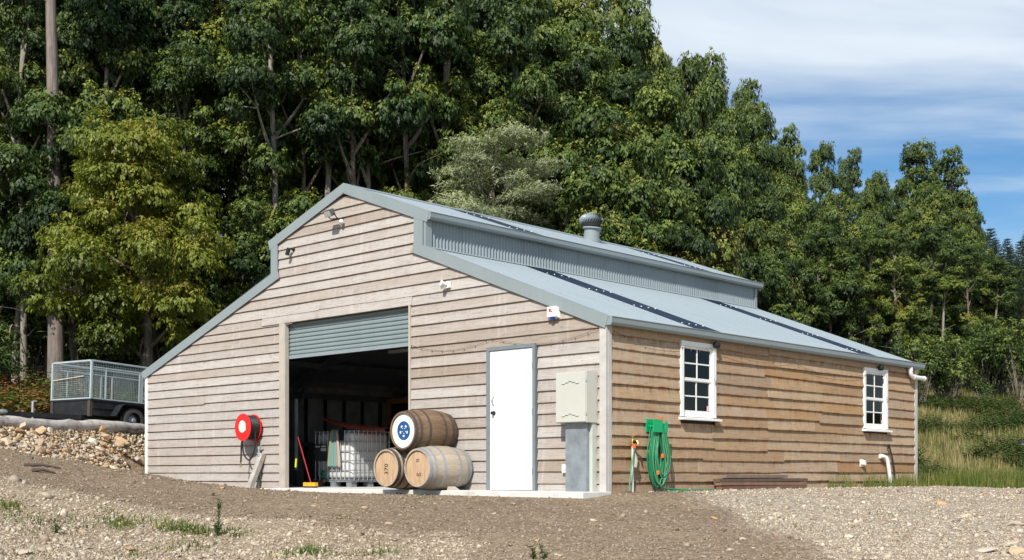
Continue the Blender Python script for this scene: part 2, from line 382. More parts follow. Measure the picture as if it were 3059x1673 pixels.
# ------------------------------------------------------------------ barn
barn = thing('timber_barn', 'grey-brown weatherboard barn with raised clerestory roof of blue-grey steel', 'barn')
W, D = 12.59, 10.06
LP = [(-12.59, 2.36), (-7.93, 3.97), (-7.93, 4.56), (-5.88, 5.25)]      # roof line, left half, z at top of boards
RP = [(0, 2.36), (-3.90, 3.94), (-3.90, 4.50), (-5.88, 5.25)]
def ext(pts, z):
    if z <= pts[0][1]: return pts[0][0]
    for (x0, z0), (x1, z1) in zip(pts, pts[1:]):
        if z <= z1 and z1 > z0: return x0+(x1-x0)*(z-z0)/(z1-z0)
    return pts[-1][0]
def add_board(mat, axis_, a0, a1, b0, b1, z0, z1, wav, seed, tw=0.0):
    """lapped board; a0/b0 ends at lower edge, a1/b1 ends at upper edge"""
    rg = random.Random(seed); L = max(b0-a0, b1-a1); n = max(2, int(L/.14))
    ph = [rg.uniform(0, 6.28) for _ in range(4)]; k = [rg.uniform(.5, 1.1), rg.uniform(1.8, 3), rg.uniform(4.5, 8), rg.uniform(11, 16)]
    notch = rg.uniform(a0, b0) if rg.random() < .35 else None
    V = []; T = []
    for i in range(n+1):
        t = i/n; xb = a0+(b0-a0)*t; xt = a1+(b1-a1)*t
        w = wav*(math.sin(xb*k[0]+ph[0])*.8+math.sin(xb*k[1]+ph[1])*.5+math.sin(xb*k[2]+ph[2])*.3+math.sin(xb*k[3]+ph[3])*.15)
        if notch is not None and abs(xb-notch) < .12: w += wav*.9
        cup = tw*math.sin(xb*1.1+ph[0])
        for s_, z, dep, tt in ((xb, z0+w, -.050-cup, 0), (xt, z1, -.020, 1), (xt, z1, -.008, 1), (xb, z0+w, -.040-cup, 0)):
            V.append((s_, dep, z) if axis_ == 'x' else (-dep, s_, z)); T.append(tt)
    F = []
    for i in range(n):
        a, b = i*4, i*4+4
        for j in range(4): F.append((a+j, b+j, b+(j+1) % 4, a+(j+1) % 4) if axis_ != 'x' else (a+j, a+(j+1) % 4, b+(j+1) % 4, b+j))
    F += [(0, 1, 2, 3), (n*4+3, n*4+2, n*4+1, n*4)]
    me = bpy.data.meshes.new('weatherboard'); me.from_pydata(V, [], F); me.materials.append(mat)
    at_ = me.attributes.new('bt', 'FLOAT', 'POINT'); at_.data.foreach_set('value', np.array(T, dtype=np.float32)); me.update()
    o = link('weatherboard', me, barn)
    return fix_normals(o)
PITCH, LAP = .1735, .022
OPX0, OPX1, OPZ = -7.66, -4.17, 3.02
sd_i = 100
def splits(a, b, rg, p1, lo=1.2):
    L = b-a; cut = []
    if L > 3.2 and rg.random() < p1: cut = [a+L*rg.uniform(.25, .75)]
    if L > 7 and rg.random() < .6: cut = sorted([a+L*rg.uniform(.15, .45), a+L*rg.uniform(.55, .85)])
    return cut
rg0 = random.Random(11)
for k in range(31):
    zb = -.10+k*PITCH; zt = zb+PITCH+LAP
    if zb > 5.1: break
    ztc = min(zt, 5.235)
    l0, l1 = ext(LP, zb+.02), ext(LP, ztc); r0, r1 = ext(RP, zb+.02), ext(RP, ztc)
    segs = []
    if zb > OPZ-.05: segs = [(l0, l1, r0, r1)]
    else:
        segs.append((max(l0, -12.53), max(l1, -12.53), -7.79, -7.79))
        if zb < 2.12: segs += [(-4.13, -4.13, -2.35, -2.35), (-1.285, -1.285, min(r0, -.074), min(r1, -.074))]
        else: segs.append((-4.13, -4.13, min(r0, -.074), min(r1, -.074)))
    for (a0, a1, b0, b1) in segs:
        cuts = splits(max(a0, a1), min(b0, b1), rg0, .30 if zb > OPZ else .12)
        ed = [None]+cuts+[None]
        for i in range(len(cuts)+1):
            A0, A1 = (a0, a1) if ed[i] is None else (ed[i]+.0015, ed[i]+.0015)
            B0, B1 = (b0, b1) if ed[i+1] is None else (ed[i+1]-.0015, ed[i+1]-.0015)
            j = rg0.uniform(-.006, .006) if not cuts else rg0.uniform(-.022, .012)
            top = ztc+rg0.uniform(-.002, .002)
            if B0-A0 < .12: continue
            add_board(M_board_f, 'x', A0, A1, B0, B1, zb+j+(.05 if k == 0 and A0 < -8 else 0), top, .0011, sd_i, .003); sd_i += 1
# side wall boards (x = 0 plane)
W1 = (1.78, 2.74, 1.10, 2.28); W2 = (7.76, 8.74, 1.08, 2.25)
rg1 = random.Random(23); SP = .179
for k in range(14):
    zb = -.10+k*SP; zt = min(zb+SP+.024, 2.41)
    y0, y1 = .074, D-.09
    hasw = [w for w in (W1, W2) if zt > w[2]-.03 and zb < w[3]-.06]
    segs = []; a = y0
    for w in hasw: segs.append((a, w[0]+.004)); a = w[1]-.004
    segs.append((a, y1))
    for (a, b) in segs:
        L = b-a; cuts = []
        if L > 6: cuts = sorted([a+L*(.25+rg1.uniform(-.03, .03)), a+L*(.46+rg1.uniform(-.05, .05)), a+L*(.68+rg1.uniform(-.04, .04))])
        elif L > 4: cuts = sorted([a+L*rg1.uniform(.28, .38), a+L*rg1.uniform(.6, .72)])
        if rg1.random() < .3 and cuts: cuts.pop(rg1.randrange(len(cuts)))
        ed = [a]+cuts+[b]
        for i in range(len(ed)-1):
            add_board(M_board_s, 'y', ed[i]+.0015, ed[i]+.0015, ed[i+1]-.0015, ed[i+1]-.0015, zb+rg1.uniform(-.022, .014), zt, .0050, sd_i, .007); sd_i += 1
# nail heads in the laps, one small part per wall
for nm, rows, ax_ in (('nail_heads', 30, 'x'), ('nail_heads', 14, 'y')):
    nb = MB(); rg = random.Random(3)
    for k in range(rows):
        zb = -.10+k*(PITCH if ax_ == 'x' else SP)
        if ax_ == 'x':
            p = ext(LP, zb+.1)+.2; e = ext(RP, zb+.1)-.2; step = .6
        else: p, e, step = .3, D-.3, .6
        while p < e:
            z = zb+.05+rg.uniform(-.008, .008)
            if rg.random() < .6: p += step; continue
            if ax_ == 'x':
                if not (-7.8 < p < -4.15 and z < OPZ) and not (-2.35 < p < -1.28 and z < 2.2) and .1 < z < 5: nb.box((p+rg.uniform(-.02, .02), -.0455, z), (.007, .006, .007))
            else:
                if not any(w[0]-.05 < p < w[1]+.05 and w[2]-.1 < z < w[3]+.05 for w in (W1, W2)) and z < 2.3 and z > .05: nb.box((.0455, p+rg.uniform(-.02, .02), z), (.006, .008, .008))
            p += step
    tag(nb.build(nm, pm('rusty_nail', (.05, .03, .022), .7), barn), kind='stuff')
# dark sheathing behind the boards (front, side, back, left)
sh = MB()
sh.prism([(-12.5, 0, -.06), (-7.7, 0, -.06), (-7.7, 0, 3.92), (-12.5, 0, 2.32)], (0, .03, 0))
sh.prism([(-4.14, 0, -.06), (-2.33, 0, -.06), (-2.33, 0, 3.20), (-4.14, 0, 3.80)], (0, .03, 0))
sh.prism([(-2.33, 0, 2.2), (-1.30, 0, 2.2), (-1.30, 0, 2.8), (-2.33, 0, 3.20)], (0, .03, 0))
sh.prism([(-1.30, 0, -.06), (-.03, 0, -.06), (-.03, 0, 2.30), (-1.30, 0, 2.8)], (0, .03, 0))
sh.prism([(-7.9, 0, 3.03), (-4.0, 0, 3.03), (-4.0, 0, 4.45), (-5.88, 0, 5.19), (-7.9, 0, 4.5)], (0, .03, 0))
sh.build('front_sheathing', M_dark, barn)
sh = MB()
for y0, y1, z0, z1 in ((.03, W1[0]+.05, -.06, 2.4), (W1[1]-.05, W2[0]+.05, -.06, 2.4), (W2[1]-.05, D-.02, -.06, 2.4),
                       (W1[0]+.05, W1[1]-.05, -.06, W1[2]+.03), (W2[0]+.05, W2[1]-.05, -.06, W2[2]+.03), (W1[0]+.05, W1[1]-.05, W1[3]-.05, 2.4), (W2[0]+.05, W2[1]-.05, W2[3]-.05, 2.4)):
    sh.bb(-.03, 0, y0, y1, z0, z1)
sh.build('side_sheathing', M_dark, barn)
prof = [(-12.53, -.06), (-.02, -.06), (-.02, 2.33), (-3.88, 3.92), (-3.88, 4.46), (-5.88, 5.2), (-7.92, 4.5), (-7.92, 3.94), (-12.53, 2.33)]
MB().prism([(x, D-.03, z) for x, z in prof], (0, .03, 0)).build('back_wall', M_board_s, barn)
MB().bb(-12.58, -12.53, .03, D-.03, -.06, 2.43).build('left_wall', M_board_f, barn)
# corner boards
MB().bb(-.072, .048, -.056, -.001, -.08, 2.355).build('corner_board', M_whitewood, barn)
MB().bb(.0005, .052, 0, .072, -.08, 2.355).build('corner_board', M_whitewood, barn)
MB().bb(.0005, .052, D-.095, D+.02, -.08, 2.35).build('corner_board', M_whitewood, barn)
MB().bb(-12.625, -12.53, -.055, .06, -.04, 2.34).build('corner_board', M_white, barn)
# steel base angle under the side boards
MB().bb(.001, .03, .1, D-.1, -.115, -.065).build('base_flashing', M_galv, barn)
# roller door opening: jambs and lintel
MB().bb(-7.79, -7.635, -.062, .03, -.10, 3.03).bb(-7.635, -7.612, -.055, .03, -.10, 3.02).build('door_jamb', M_post, barn)
MB().bb(-4.172, -4.130, -.062, .06, FZ, 3.03).build('door_jamb', M_post, barn)
lb_ = add_board(M_board_f, 'x', -8.35, -8.35, -4.10, -4.10, 3.03, 3.215, .001, 9901); lb_.name = 'lintel_board'; lb_.location = (0, -.014, 0)
# ---- roof
RS = [ # name, top (x,z), bottom(x,z)
    ('right_low', (-3.775, 3.955), (.075, 2.455)), ('right_up', (-5.87, 5.33), (-3.66, 4.505)),
    ('left_up', (-5.87, 5.33), (-8.10, 4.60)), ('left_low', (-8.02, 4.02), (-12.66, 2.41))]
NSH = 13; SW = (D+.12)/NSH; RY0 = -.06
def corr_sheet(p0, p1, width, waves, amp, nrm):
    n = waves*6; V = []
    p0, p1, nrm = Vector(p0), Vector(p1), Vector(nrm)
    for p in (p0, p1):
        for i in range(n+1):
            V.append(p+Vector((0, width*i/n, 0))+nrm*amp*math.cos(2*PI*waves*i/n))
    F = [(i, i+1, n+2+i, n+1+i) for i in range(n)]
    return MB().add(V, F)
for nm, (x0, z0), (x1, z1) in RS:
    d = Vector((x1-x0, 0, z1-z0)).normalized(); nr = Vector((-d.z, 0, d.x)); nr = nr if nr.z > 0 else -nr
    mesh = corr_sheet((x0, 0, z0), (x1, 0, z1), SW, 10, .008, nr); me = mesh.mesh('roof_sheet', M_roof, 60)
    sky_me = corr_sheet((x0, 0, z0), (x1, 0, z1), SW, 10, .008, nr).mesh('skylight_sheet', M_sky, 60)
    for i in range(NSH):
        isky = i in (3, 10)
        o = link('skylight_sheet' if isky else 'roof_sheet', sky_me if isky else me, barn, (0, RY0+SW*i, 0))
        if isky: tag(o, 'dark tinted translucent strip in the steel roof')
    # screw caps along the purlins
    L = math.hypot(x1-x0, z1-z0); sc_ = MB(); sw_ = MB()
    npu = 2 if L < 3 else 4
    for j in range(1, npu+1):
        s_ = L*(j-.45)/npu
        for i in range(NSH):
            for q in range(4 if i in (3, 10) else 2):
                y = RY0+SW*(i+(q+.5)/(4 if i in (3, 10) else 2)); p = Vector((x0, y, z0))+d*s_+nr*.017
                (sw_ if i in (3, 10) else sc_).lathe([(0, .016 if i in (3, 10) else .008), (.008, .006)], p-nr*.006, nr, 6)
    tag(sc_.build('roof_screws', M_metal, barn), kind='stuff'); tag(sw_.build('skylight_screw_caps', M_white, barn), kind='stuff')
# ridge capping
for s_ in (1, -1):
    x1 = -5.87+s_*.22; z1 = 5.33-.22*(.373 if s_ > 0 else .327)
    MB().prism([(-5.87, RY0-.01, 5.352), (x1, RY0-.01, z1+.024), (x1, RY0-.01, z1+.012), (-5.87, RY0-.01, 5.34)], (0, D+.14, 0)).build('ridge_capping', M_roof, barn)
# clerestory walls in corrugated sheet
cw = corr_sheet((-3.775, 0, 4.50), (-3.775, 0, 3.945), SW, 10, .015, (1, 0, 0)).mesh('clerestory_sheet', M_metal, 60)
for i in range(NSH): link('clerestory_sheet', cw, barn, (.003*(i % 2), RY0+.06+(D/NSH)*i, 0), sc=(1, D/NSH/SW, 1))
MB().bb(-8.02, -8.0, 0, D, 3.95, 4.6).build('clerestory_wall', M_metal, barn)
MB().prism([(-3.785, -.05, 3.985), (-3.70, -.05, 3.95), (-3.70, -.05, 3.943), (-3.785, -.05, 3.93)], (0, D+.1, 0)).build('apron_flashing', M_roof, barn)
MB().bb(-3.80, -3.745, -.062, .075, 3.93, 4.49).build('clerestory_corner', M_trim, barn)
MB().bb(-3.80, -3.745, D-.04, D+.05, 3.93, 4.49).build('clerestory_corner', M_trim, barn)
# barge flashings on the gable: steel strips lying on the boards with a return over the sheets
BW = .175
def barge(a, b, name='barge_flashing', w=BW, over=.02):
    (xa, za), (xb, zb) = a, b; d = Vector((xb-xa, 0, zb-za)).normalized(); nr = Vector((-d.z, 0, d.x)); nr = nr if nr.z > 0 else -nr
    m = MB()
    pa, pb = Vector((xa, 0, za)), Vector((xb, 0, zb))
    m.prism([pa+nr*over, pb+nr*over, pb-nr*(w-over), pa-nr*(w-over)], (0, .014, 0)); m.v = [(v[0], v[1]-.076, v[2]) for v in m.v]
    m2 = MB().prism([pa+nr*(over-.010)+Vector((0, -.0615, 0)), pb+nr*(over-.010)+Vector((0, -.0615, 0)), pb+nr*(over-.010)+Vector((0, .07, 0)), pa+nr*(over-.010)+Vector((0, .07, 0))], nr*.010)
    m.add(m2.v, m2.f)
    return fix_normals(m.build(name, M_trim, barn))
barge((-4.03, 4.053), (.095, 2.448)); barge((-7.83, 4.035), (-12.68, 2.402))
barge((-5.87, 5.335), (-3.655, 4.503)); barge((-5.87, 5.337), (-8.12, 4.594))
for x0, x1 in ((-4.03, -3.81), (-8.04, -7.83)):
    MB().bb(x0, x1, -.0735, -.0605, 3.98 if x0 > -5 else 3.98, 4.50 if x0 > -5 else 4.58).build('clerestory_trim', M_trim, barn)
MB().prism([(-5.87, -.0785, 5.356), (-5.66, -.0785, 5.278), (-5.66, -.0785, 5.11), (-5.87, -.0785, 5.185), (-6.08, -.0785, 5.115), (-6.08, -.0785, 5.285)], (0, .012, 0)).build('apex_plate', M_trim, barn)
# gutters: quad profile run along the eaves
def gutter(xe, ze, y0, y1, name='gutter', sgn=1):
    P = [(0, .005), (.012, .005), (.012, -.085), (.095, -.085), (.112, -.05), (.118, .018), (.128, .030), (.118, .036), (.106, .022), (.10, -.045), (.088, -.073), (0, -.073)]
    m = MB().prism([(xe+sgn*a, y0, ze+b) for a, b in P], (0, y1-y0, 0))
    o = fix_normals(m.build(name, M_trim, barn))
    for y in (y0-.004, y1):
        MB().prism([(xe, y, ze), (xe, y, ze-.088), (xe+sgn*.097, y, ze-.088), (xe+sgn*.115, y, ze-.05), (xe+sgn*.122, y, ze+.02), (xe+sgn*.132, y, ze+.036), (xe+sgn*.06, y, ze+.03)], (0, .004, 0)).build('gutter_end', M_trim, barn)
    return o
gutter(.052, 2.432, -.065, D+.10); gutter(-3.735, 4.485, -.065, D+.10); gutter(-12.63, 2.38, -.06, D+.1, sgn=-1)
# eave closure under the low right roof (soffit strip hides the wall top)
MB().bb(-.03, .05, .11, D-.1, 2.385, 2.405).build('eave_strip', M_trim, barn)
# downpipe stub
dp = MB().tube([(.11, 9.62, 2.36), (.11, 9.62, 2.27), (.112, 9.66, 2.20), (.115, 9.75, 2.175), (.115, 10.24, 2.165)], .045, 12)
dp.tube([(.11, 9.62, 2.345), (.11, 9.62, 2.27)], .052, 12).tube([(.115, 9.74, 2.175), (.115, 9.80, 2.174)], .052, 12).tube([(.115, 10.20, 2.166), (.115, 10.26, 2.165)], .052, 12)
dp.build('downpipe', M_pvc, barn, 50)
# whirlybird roof ventilator
vent = bpy.data.objects.new('roof_ventilator', None); COL.objects.link(vent); vent.parent = barn; vent.location = (-5.42, 6.25, 5.10); tag(vent, 'round finned turbine ventilator on the ridge')
MB().lathe([(-.05, .20), (.10, .20), (.11, .17), (.30, .165), (.31, .205), (.34, .205)], (0, 0, 0), (.10, 0, 1), 24).build('throat', M_galvp if False else M_trim, vent, 40)
vm = MB()
for k in range(26):
    pts = []
    for j in range(9):
        t = j/8; a = 2*PI*k/26+.9*t*.5; z = .34+.30*t; r = .04+.215*math.sin(PI*(.10+.86*(1-t)*1.0))**.7 if t < .98 else .03
        pts.append((r, a, z))
    V = []
    for r, a, z in pts: V += [(r*math.cos(a), r*math.sin(a), z), ((r-.035)*math.cos(a+.26), (r-.035)*math.sin(a+.26), z)]
    vm.add(V, [(2*j, 2*j+1, 2*j+3, 2*j+2) for j in range(8)])
vm.build('fins', M_metal, vent, 60)
MB().lathe([(0, .10), (.02, .085), (.035, .03)], (0, 0, .625), (0, 0, 1), 20).build('cap', M_metal, vent, 40)
MB().lathe([(0, .19), (.13, .235), (.26, .17)], (0, 0, .35), (0, 0, 1), 20).build('inner_drum', M_dark, vent, 40)
# ---- roller door (rolled down a little)
rdo = bpy.data.objects.new('roller_door', None); COL.objects.link(rdo); rdo.parent = barn; rdo.location = (OPX0, .07, 2.43)
slat = MB(); hS = .0765
prf = [(0, 0), (-.004, .006), (-.020, .018), (-.022, .050), (-.006, .062), (0, hS)]
V = []
for x in (0, OPX1-OPX0):
    for y, z in prf: V.append((x, y, z))
slat.add(V, [(i, 6+i, 7+i, i+1) for i in range(5)]); slat_me = slat.mesh('door_slat', steel_mat('roller_steel', (.205, .255, .265), .42), 35)
link('bottom_rail', MB().bb(0, OPX1-OPX0, -.03, .0, -.065, 0).mesh('bottom_rail', M_metal), rdo)
for k in range(9): link('door_slat', slat_me, rdo, (0, 0, hS*k))
# ---- entrance door
dr = bpy.data.objects.new('entrance_door', None); COL.objects.link(dr); dr.parent = barn; dr.location = (-1.82, -.03, 0); tag(dr, 'plain white door in a dark grey steel frame')
MB().bb(-.45, .455, -.03, .02, -.035, 2.125).build('door_leaf', M_doorw, dr)
fr = MB().bb(-.515, -.455, -.05, .03, FZ, 2.19).bb(.46, .515, -.05, .03, FZ, 2.19).bb(-.4545, .4595, -.048, .03, 2.131, 2.188); fr.build('door_frame', M_doorf, dr)
MB().tube([(-.37, -.03, 1.42), (-.37, -.075, 1.40), (-.365, -.08, 1.33), (-.37, -.03, 1.28)], .009, 8).build('pull_handle', M_galv, dr, 50)
MB().lathe([(0, .034), (.012, .034), (.02, .022), (.055, .026), (.062, .012)], (-.36, -.03, 1.16), (0, -1, 0), 14).build('lock', M_blackp, dr, 40)
for z in (.25, 1.15, 1.85): MB().tube([(.455, -.037, z-.05), (.455, -.037, z+.05)], .012, 8).build('hinge', M_doorf, dr)
# ---- windows in the side wall
def glass_mat():
    t = NT('window_glass'); g = t.node('ShaderNodeBsdfGlossy', {'Color': (.55, .58, .6, 1), 'Roughness': .02}); tr = t.node('ShaderNodeBsdfTransparent', {'Color': (.35, .38, .42, 1)})
    f = t.node('ShaderNodeFresnel', {'IOR': 1.5}); mx = t.node('ShaderNodeMixShader', {0: f.outputs[0], 1: tr.outputs[0], 2: g.outputs[0]})
    t.l.new(mx.outputs[0], t.out.inputs[0]); return t.m
M_glass = glass_mat()
def window(w, label):
    y0, y1, z0, z1 = w; o = bpy.data.objects.new('sash_window', None); COL.objects.link(o); o.parent = barn; o.location = (.03, (y0+y1)/2, z0); tag(o, label)
    hw = (y1-y0)/2; h = z1-z0
    m = MB().bb(-.06, .035, -hw, -hw+.07, .004, h).bb(-.06, .035, hw-.085, hw, .004, h).bb(-.06, .032, -hw+.0705, hw-.0855, h-.075, h-.002)
    m.build('frame', M_white, o)
    MB().prism([(-.05, -hw-.04, -.05), (.10, -hw-.04, -.05), (.10, -hw-.04, -.02), (-.05, -hw-.04, .003)], (0, 2*hw+.11, 0)).build('sill', M_white, o)
    a, b = -hw+.0705, hw-.0855; mid = .5*h+.005
    for (zb, zt, x, bot) in ((.0, mid, -.010, .105), (mid-.03, h-.0755, .004, .05)):
        s = MB().bb(x-.03, x, a, a+.045, zb+.0045, zt).bb(x-.03, x, b-.045, b, zb+.0045, zt).bb(x-.031, x-.001, a+.0452, b-.0452, zt-.04, zt-.001).bb(x-.031, x-.001, a+.0452, b-.0452, zb+.0045, zb+bot)
        so = s.build('sash', M_white, o)
        ga, gb, g0, g1 = a+.045, b-.045, zb+bot, zt-.04
        MB().bb(x-.026, x-.004, (ga+gb)/2-.011, (ga+gb)/2+.011, g0, g1).build('glazing_bar', M_white, so)
        MB().bb(x-.025, x-.005, ga, gb, (g0+g1)/2-.011, (g0+g1)/2+.011).build('glazing_bar', M_white, so)
        for i in range(2):
            for j in range(2):
                pa, pb = (ga, (ga+gb)/2-.011) if i == 0 else ((ga+gb)/2+.011, gb); qa, qb = (g0, (g0+g1)/2-.011) if j == 0 else ((g0+g1)/2+.011, g1)
                MB().add([(x-.016, pa, qa), (x-.016, pb, qa), (x-.016, pb, qb), (x-.016, pa, qb)], [(0, 1, 2, 3)]).build('pane', M_glass, so)
    # stay and small sticker
    MB().tube([(.036, hw-.06, mid+.06), (.06, hw-.05, mid+.0), (.04, hw-.04, mid-.05)], .010, 6).build('casement_stay', M_galv, o)
    MB().bb(-.013, -.0115, b-.12, b-.055, .112, .19).build('sticker', pm('sticker', (.7, .45, .42), .6), o)
window(W1, 'white two-over-two sash window nearest the barn corner'); window(W2, 'white two-over-two sash window at the far end of the side wall')
# ---- inside of the shed
def inside(name, m, mat): return m.build(name, mat, barn)
for y in (.35, 3.6, 6.9):
    inside('portal_column', MB().bb(-12.45, -12.27, y-.09, y+.09, FZ, 2.3), M_galvp if y == 3.6 else M_inside)
for x0, z0, x1, z1 in ((-12.3, 2.25, -8.0, 3.75), (-8.2, 4.35, -5.9, 5.08), (-5.9, 5.08, -3.95, 4.35), (-3.9, 3.7, -.2, 2.25)):
    for y in (.35, 3.6, 6.9): inside('rafter', MB().beam((x0, y, z0), (x1, y, z1), .09, .2), M_inside)
for y in (.35, 3.6): inside('knee_brace', MB().beam((-12.3, y, 1.75), (-11.2, y, 2.72), .07, .12), M_inside)
for x in (-11.2, -10.0, -8.9): inside('purlin', MB().bb(x-.03, x+.03, .1, 9.9, 2.62+(x+11.2)*.35, 2.74+(x+11.2)*.35), M_inside)
inside('wall_plate', MB().bb(-12.5, -12.40, .1, 9.9, 2.02, 2.16), M_inside)
inside('wall_rail', MB().bb(-12.5, -12.38, .1, 9.9, .88, .97), M_inside)
inside('foil_lining', MB().bb(-12.52, -12.51, .1, 9.9, FZ, 2.3), pm('foil_wrap', (.50, .51, .52), .7, .5, 2.0))
for k in range(16): inside('stud', MB().bb(-12.505, -12.43, .6+k*.58, .65+k*.58, FZ, 2.02), pm('stud_blue', (.03, .045, .07), .5))
inside('workbench', MB().bb(-12.3, -11.7, 4.0, 6.4, .86, .92).bb(-12.3, -11.7, 4.05, 4.1, FZ, .86).bb(-12.3, -11.7, 6.3, 6.35, FZ, .86), M_inside)
inside('inner_door_frame', MB().bb(-11.72, -11.60, 6.0, 6.1, FZ, 2.06).bb(-10.9, -10.78, 6.0, 6.1, FZ, 2.06).bb(-11.6, -10.9, 6.0, 6.1, 1.94, 2.06), pm('orange_pine', (.50, .23, .05), .5, .2, 6))
inside('inner_partition', MB().bb(-11.6, -10.9, 6.05, 6.08, FZ, 1.94).bb(-10.78, -8.0, 6.05, 6.08, FZ, 2.6), M_dark)
inside('fluorescent_fitting', MB().bb(-8.15, -7.4, 2.95, 3.05, 2.72, 2.78), M_beige)
inside('steel_pipe', MB().tube([(-9.25, 1.42, .3), (-9.25, 1.42, 1.75)], .045, 10), M_galvp)
inside('partition', MB().bb(-4.0, -3.9, .1, 9.9, FZ, 3.6), M_dark)
o = tag(MB().bb(-12.1, -11.9, 4.55, 4.8, .92, 1.04).build('carton', pm('carton', (.5, .48, .40), .8)), 'small pale carton on the bench inside the doorway', 'box')
# ------------------------------------------------------------------ things on and by the barn
def oak(name, pal, dark=.5):
    t = NT(name); co = t.coord('Object', (6, 1.2, 6)); n = t.noise(co, 3, 6, .7); n2 = t.noise(t.coord(), 3.2, 4, .6)
    c = t.ramp(n, [(.25, pal[0]), (.5, pal[1]), (.75, pal[2])]); c = t.mix(t.math('MULTIPLY', t.ramp(n2, [(.5, 0.), (.68, 1.)]), dark), c, pal[3])
    r = t.rnd(); c = t.mix(.6, c, t.ramp(r, [(0, .72), (1, 1.2)]), 'MULTIPLY'); t.bump(n, .3, .004); return t.done(c, .75, Specular_IOR_Level=.3)
M_oakw = oak('grey_oak', [(.30, .235, .165), (.40, .335, .26), (.47, .41, .33), (.20, .15, .10)], .45)
M_oakd = oak('dark_oak', [(.10, .062, .035), (.20, .13, .078), (.28, .195, .125), (.035, .02, .014)], .85)
def head_mat(name, pal):
    t = NT(name); co = t.coord('Object', (9, 1, 1.1)); n = t.noise(co, 2.6, 5, .65, .6); n2 = t.noise(t.coord(), 2.4, 4, .6)
    c = t.ramp(n, [(.28, pal[0]), (.55, pal[1]), (.8, pal[2])]); c = t.mix(t.ramp(n2, [(.5, 0.), (.75, .5)]), c, pal[0]); t.bump(n, .2, .003); return t.done(c, .65, Specular_IOR_Level=.3)
M_head = head_mat('barrel_head_oak', [(.34, .21, .115), (.50, .35, .225), (.58, .44, .31)])
M_hoop = pm('hoop_steel', (.33, .36, .39), .5, .2, 10, metal=.4)
M_hoopd = pm('hoop_steel_rusty', (.085, .066, .055), .6, .35, 12, metal=.2)
M_ink = pm('black_ink', (.02, .018, .016), .7); M_blue = pm('cobalt_paint', (.006, .085, .26), .4, .05)
M_whead = pm('white_barrel_paint', (.78, .79, .78), .42, .03, 4)
def text_mesh(txt, size, mat):
    cu = bpy.data.curves.new('lettering', 'FONT'); cu.body = txt; cu.size = size; cu.extrude = .0012; cu.align_x = 'CENTER'; cu.align_y = 'CENTER'; cu.resolution_u = 3
    ob = bpy.data.objects.new('tmp', cu); COL.objects.link(ob); dg = bpy.context.evaluated_depsgraph_get()
    me = bpy.data.meshes.new_from_object(ob.evaluated_get(dg)); bpy.data.objects.remove(ob); me.materials.clear(); me.materials.append(mat); me.name = 'lettering'; return me
def barrel(loc, rz, label, wood, hoopm, headm, roll=0., Lb=.92, rb=.345, rh=.295):
    o = thing('oak_barrel', label, 'barrel', loc, rz, 'oak barrels stacked at the roller door')
    n = 26; prof = []
    for j in range(11):
        t = j/10; prof.append((-Lb/2+Lb*t, rh+(rb-rh)*(1-(2*t-1)**2)))
    st = MB(); w = 2*PI/n*.5*.985; V = []
    for yy, r in prof:
        for a, rr in ((-w, r), (0, r+.0015), (w, r), (w, r-.024), (-w, r-.024)): V.append((rr*math.sin(a), yy, rr*math.cos(a)))
    F = [(j*5+k, j*5+(k+1) % 5, (j+1)*5+(k+1) % 5, (j+1)*5+k) for j in range(10) for k in range(5)]+[(4, 3, 2, 1, 0), tuple(50+k for k in range(5))]
    me = MB().add(V, F).mesh('stave', wood, 30)
    for k in range(n): link('stave', me, o, rot=(0, roll+2*PI*k/n, 0))
    rad = lambda y: rh+(rb-rh)*(1-(2*y/Lb)**2)
    for y0, wd in ((-.455, .05), (-.365, .045), (-.19, .045), (.145, .045), (.32, .045), (.405, .05)):
        MB().lathe([(y0, rad(y0)-.002), (y0, rad(y0)+.005), (y0+wd, rad(y0+wd)+.005), (y0+wd, rad(y0+wd)-.002)], (0, 0, 0), (0, 1, 0), 40, cap=False).build('hoop', hoopm, o, 40)
    MB().lathe([(-Lb/2+.028, rh-.021), (-Lb/2+.05, rh-.021)], (0, 0, 0), (0, 1, 0), 36).build('head', headm, o)
    MB().lathe([(Lb/2-.05, rh-.021), (Lb/2-.028, rh-.021)], (0, 0, 0), (0, 1, 0), 36).build('head', M_head, o)
    return o
BY = -.54
bL = barrel((-3.665, BY, FZ+.351), 0, 'grey oak barrel at bottom left of the stack, nearest the white tank', M_oakw, M_hoopd, M_head)
bR = barrel((-2.93, BY, FZ+.351), 0, 'pale oak barrel at bottom right of the stack, toward the white door', M_oakw, M_hoop, M_head, .1)
bT = barrel((-3.275, BY+.01, FZ+.351+.585), 0, 'dark stained barrel on top of the stack with white head and blue wheel emblem', M_oakd, M_hoopd, M_whead, .2)
yh = -.46+.0255
for b, items in ((bL, (('370', -.01, -.02, .12, PI/2),)), (bR, (('07', -.01, .11, .075, 0), ('370', .02, -.10, .075, PI)))):
    for txt, x, z, sz, ro in items:
        l_ = link('lettering', text_mesh(txt, sz, M_ink), b, (x, yh, z), (PI/2, 0, 0)); l_.rotation_euler = Matrix.Rotation(ro, 3, 'Y').to_euler() if False else (Matrix.Rotation(-ro, 3, 'Y') @ Matrix.Rotation(PI/2, 3, 'X')).to_euler()
em = MB()
def ring(m, r0, r1, n=40, y0=0, y1=-.004):
    V = []
    for k in range(n):
        a = 2*PI*k/n
        for r in (r0, r1):
            for y in (y0, y1): V.append((r*math.cos(a), y, r*math.sin(a)))
    F = []
    for k in range(n):
        a, b = 4*k, 4*((k+1) % n); F += [(a+1, a+3, b+3, b+1), (a+2, b+2, b+3, a+3), (a, a+1, b+1, b)]
    m.add(V, F)
ring(em, .132, .148); ring(em, .100, .127)
em.lathe([(0, .034), (.004, .034)], (0, 0, 0), (0, -1, 0), 20)
ring(em, .052, .066)
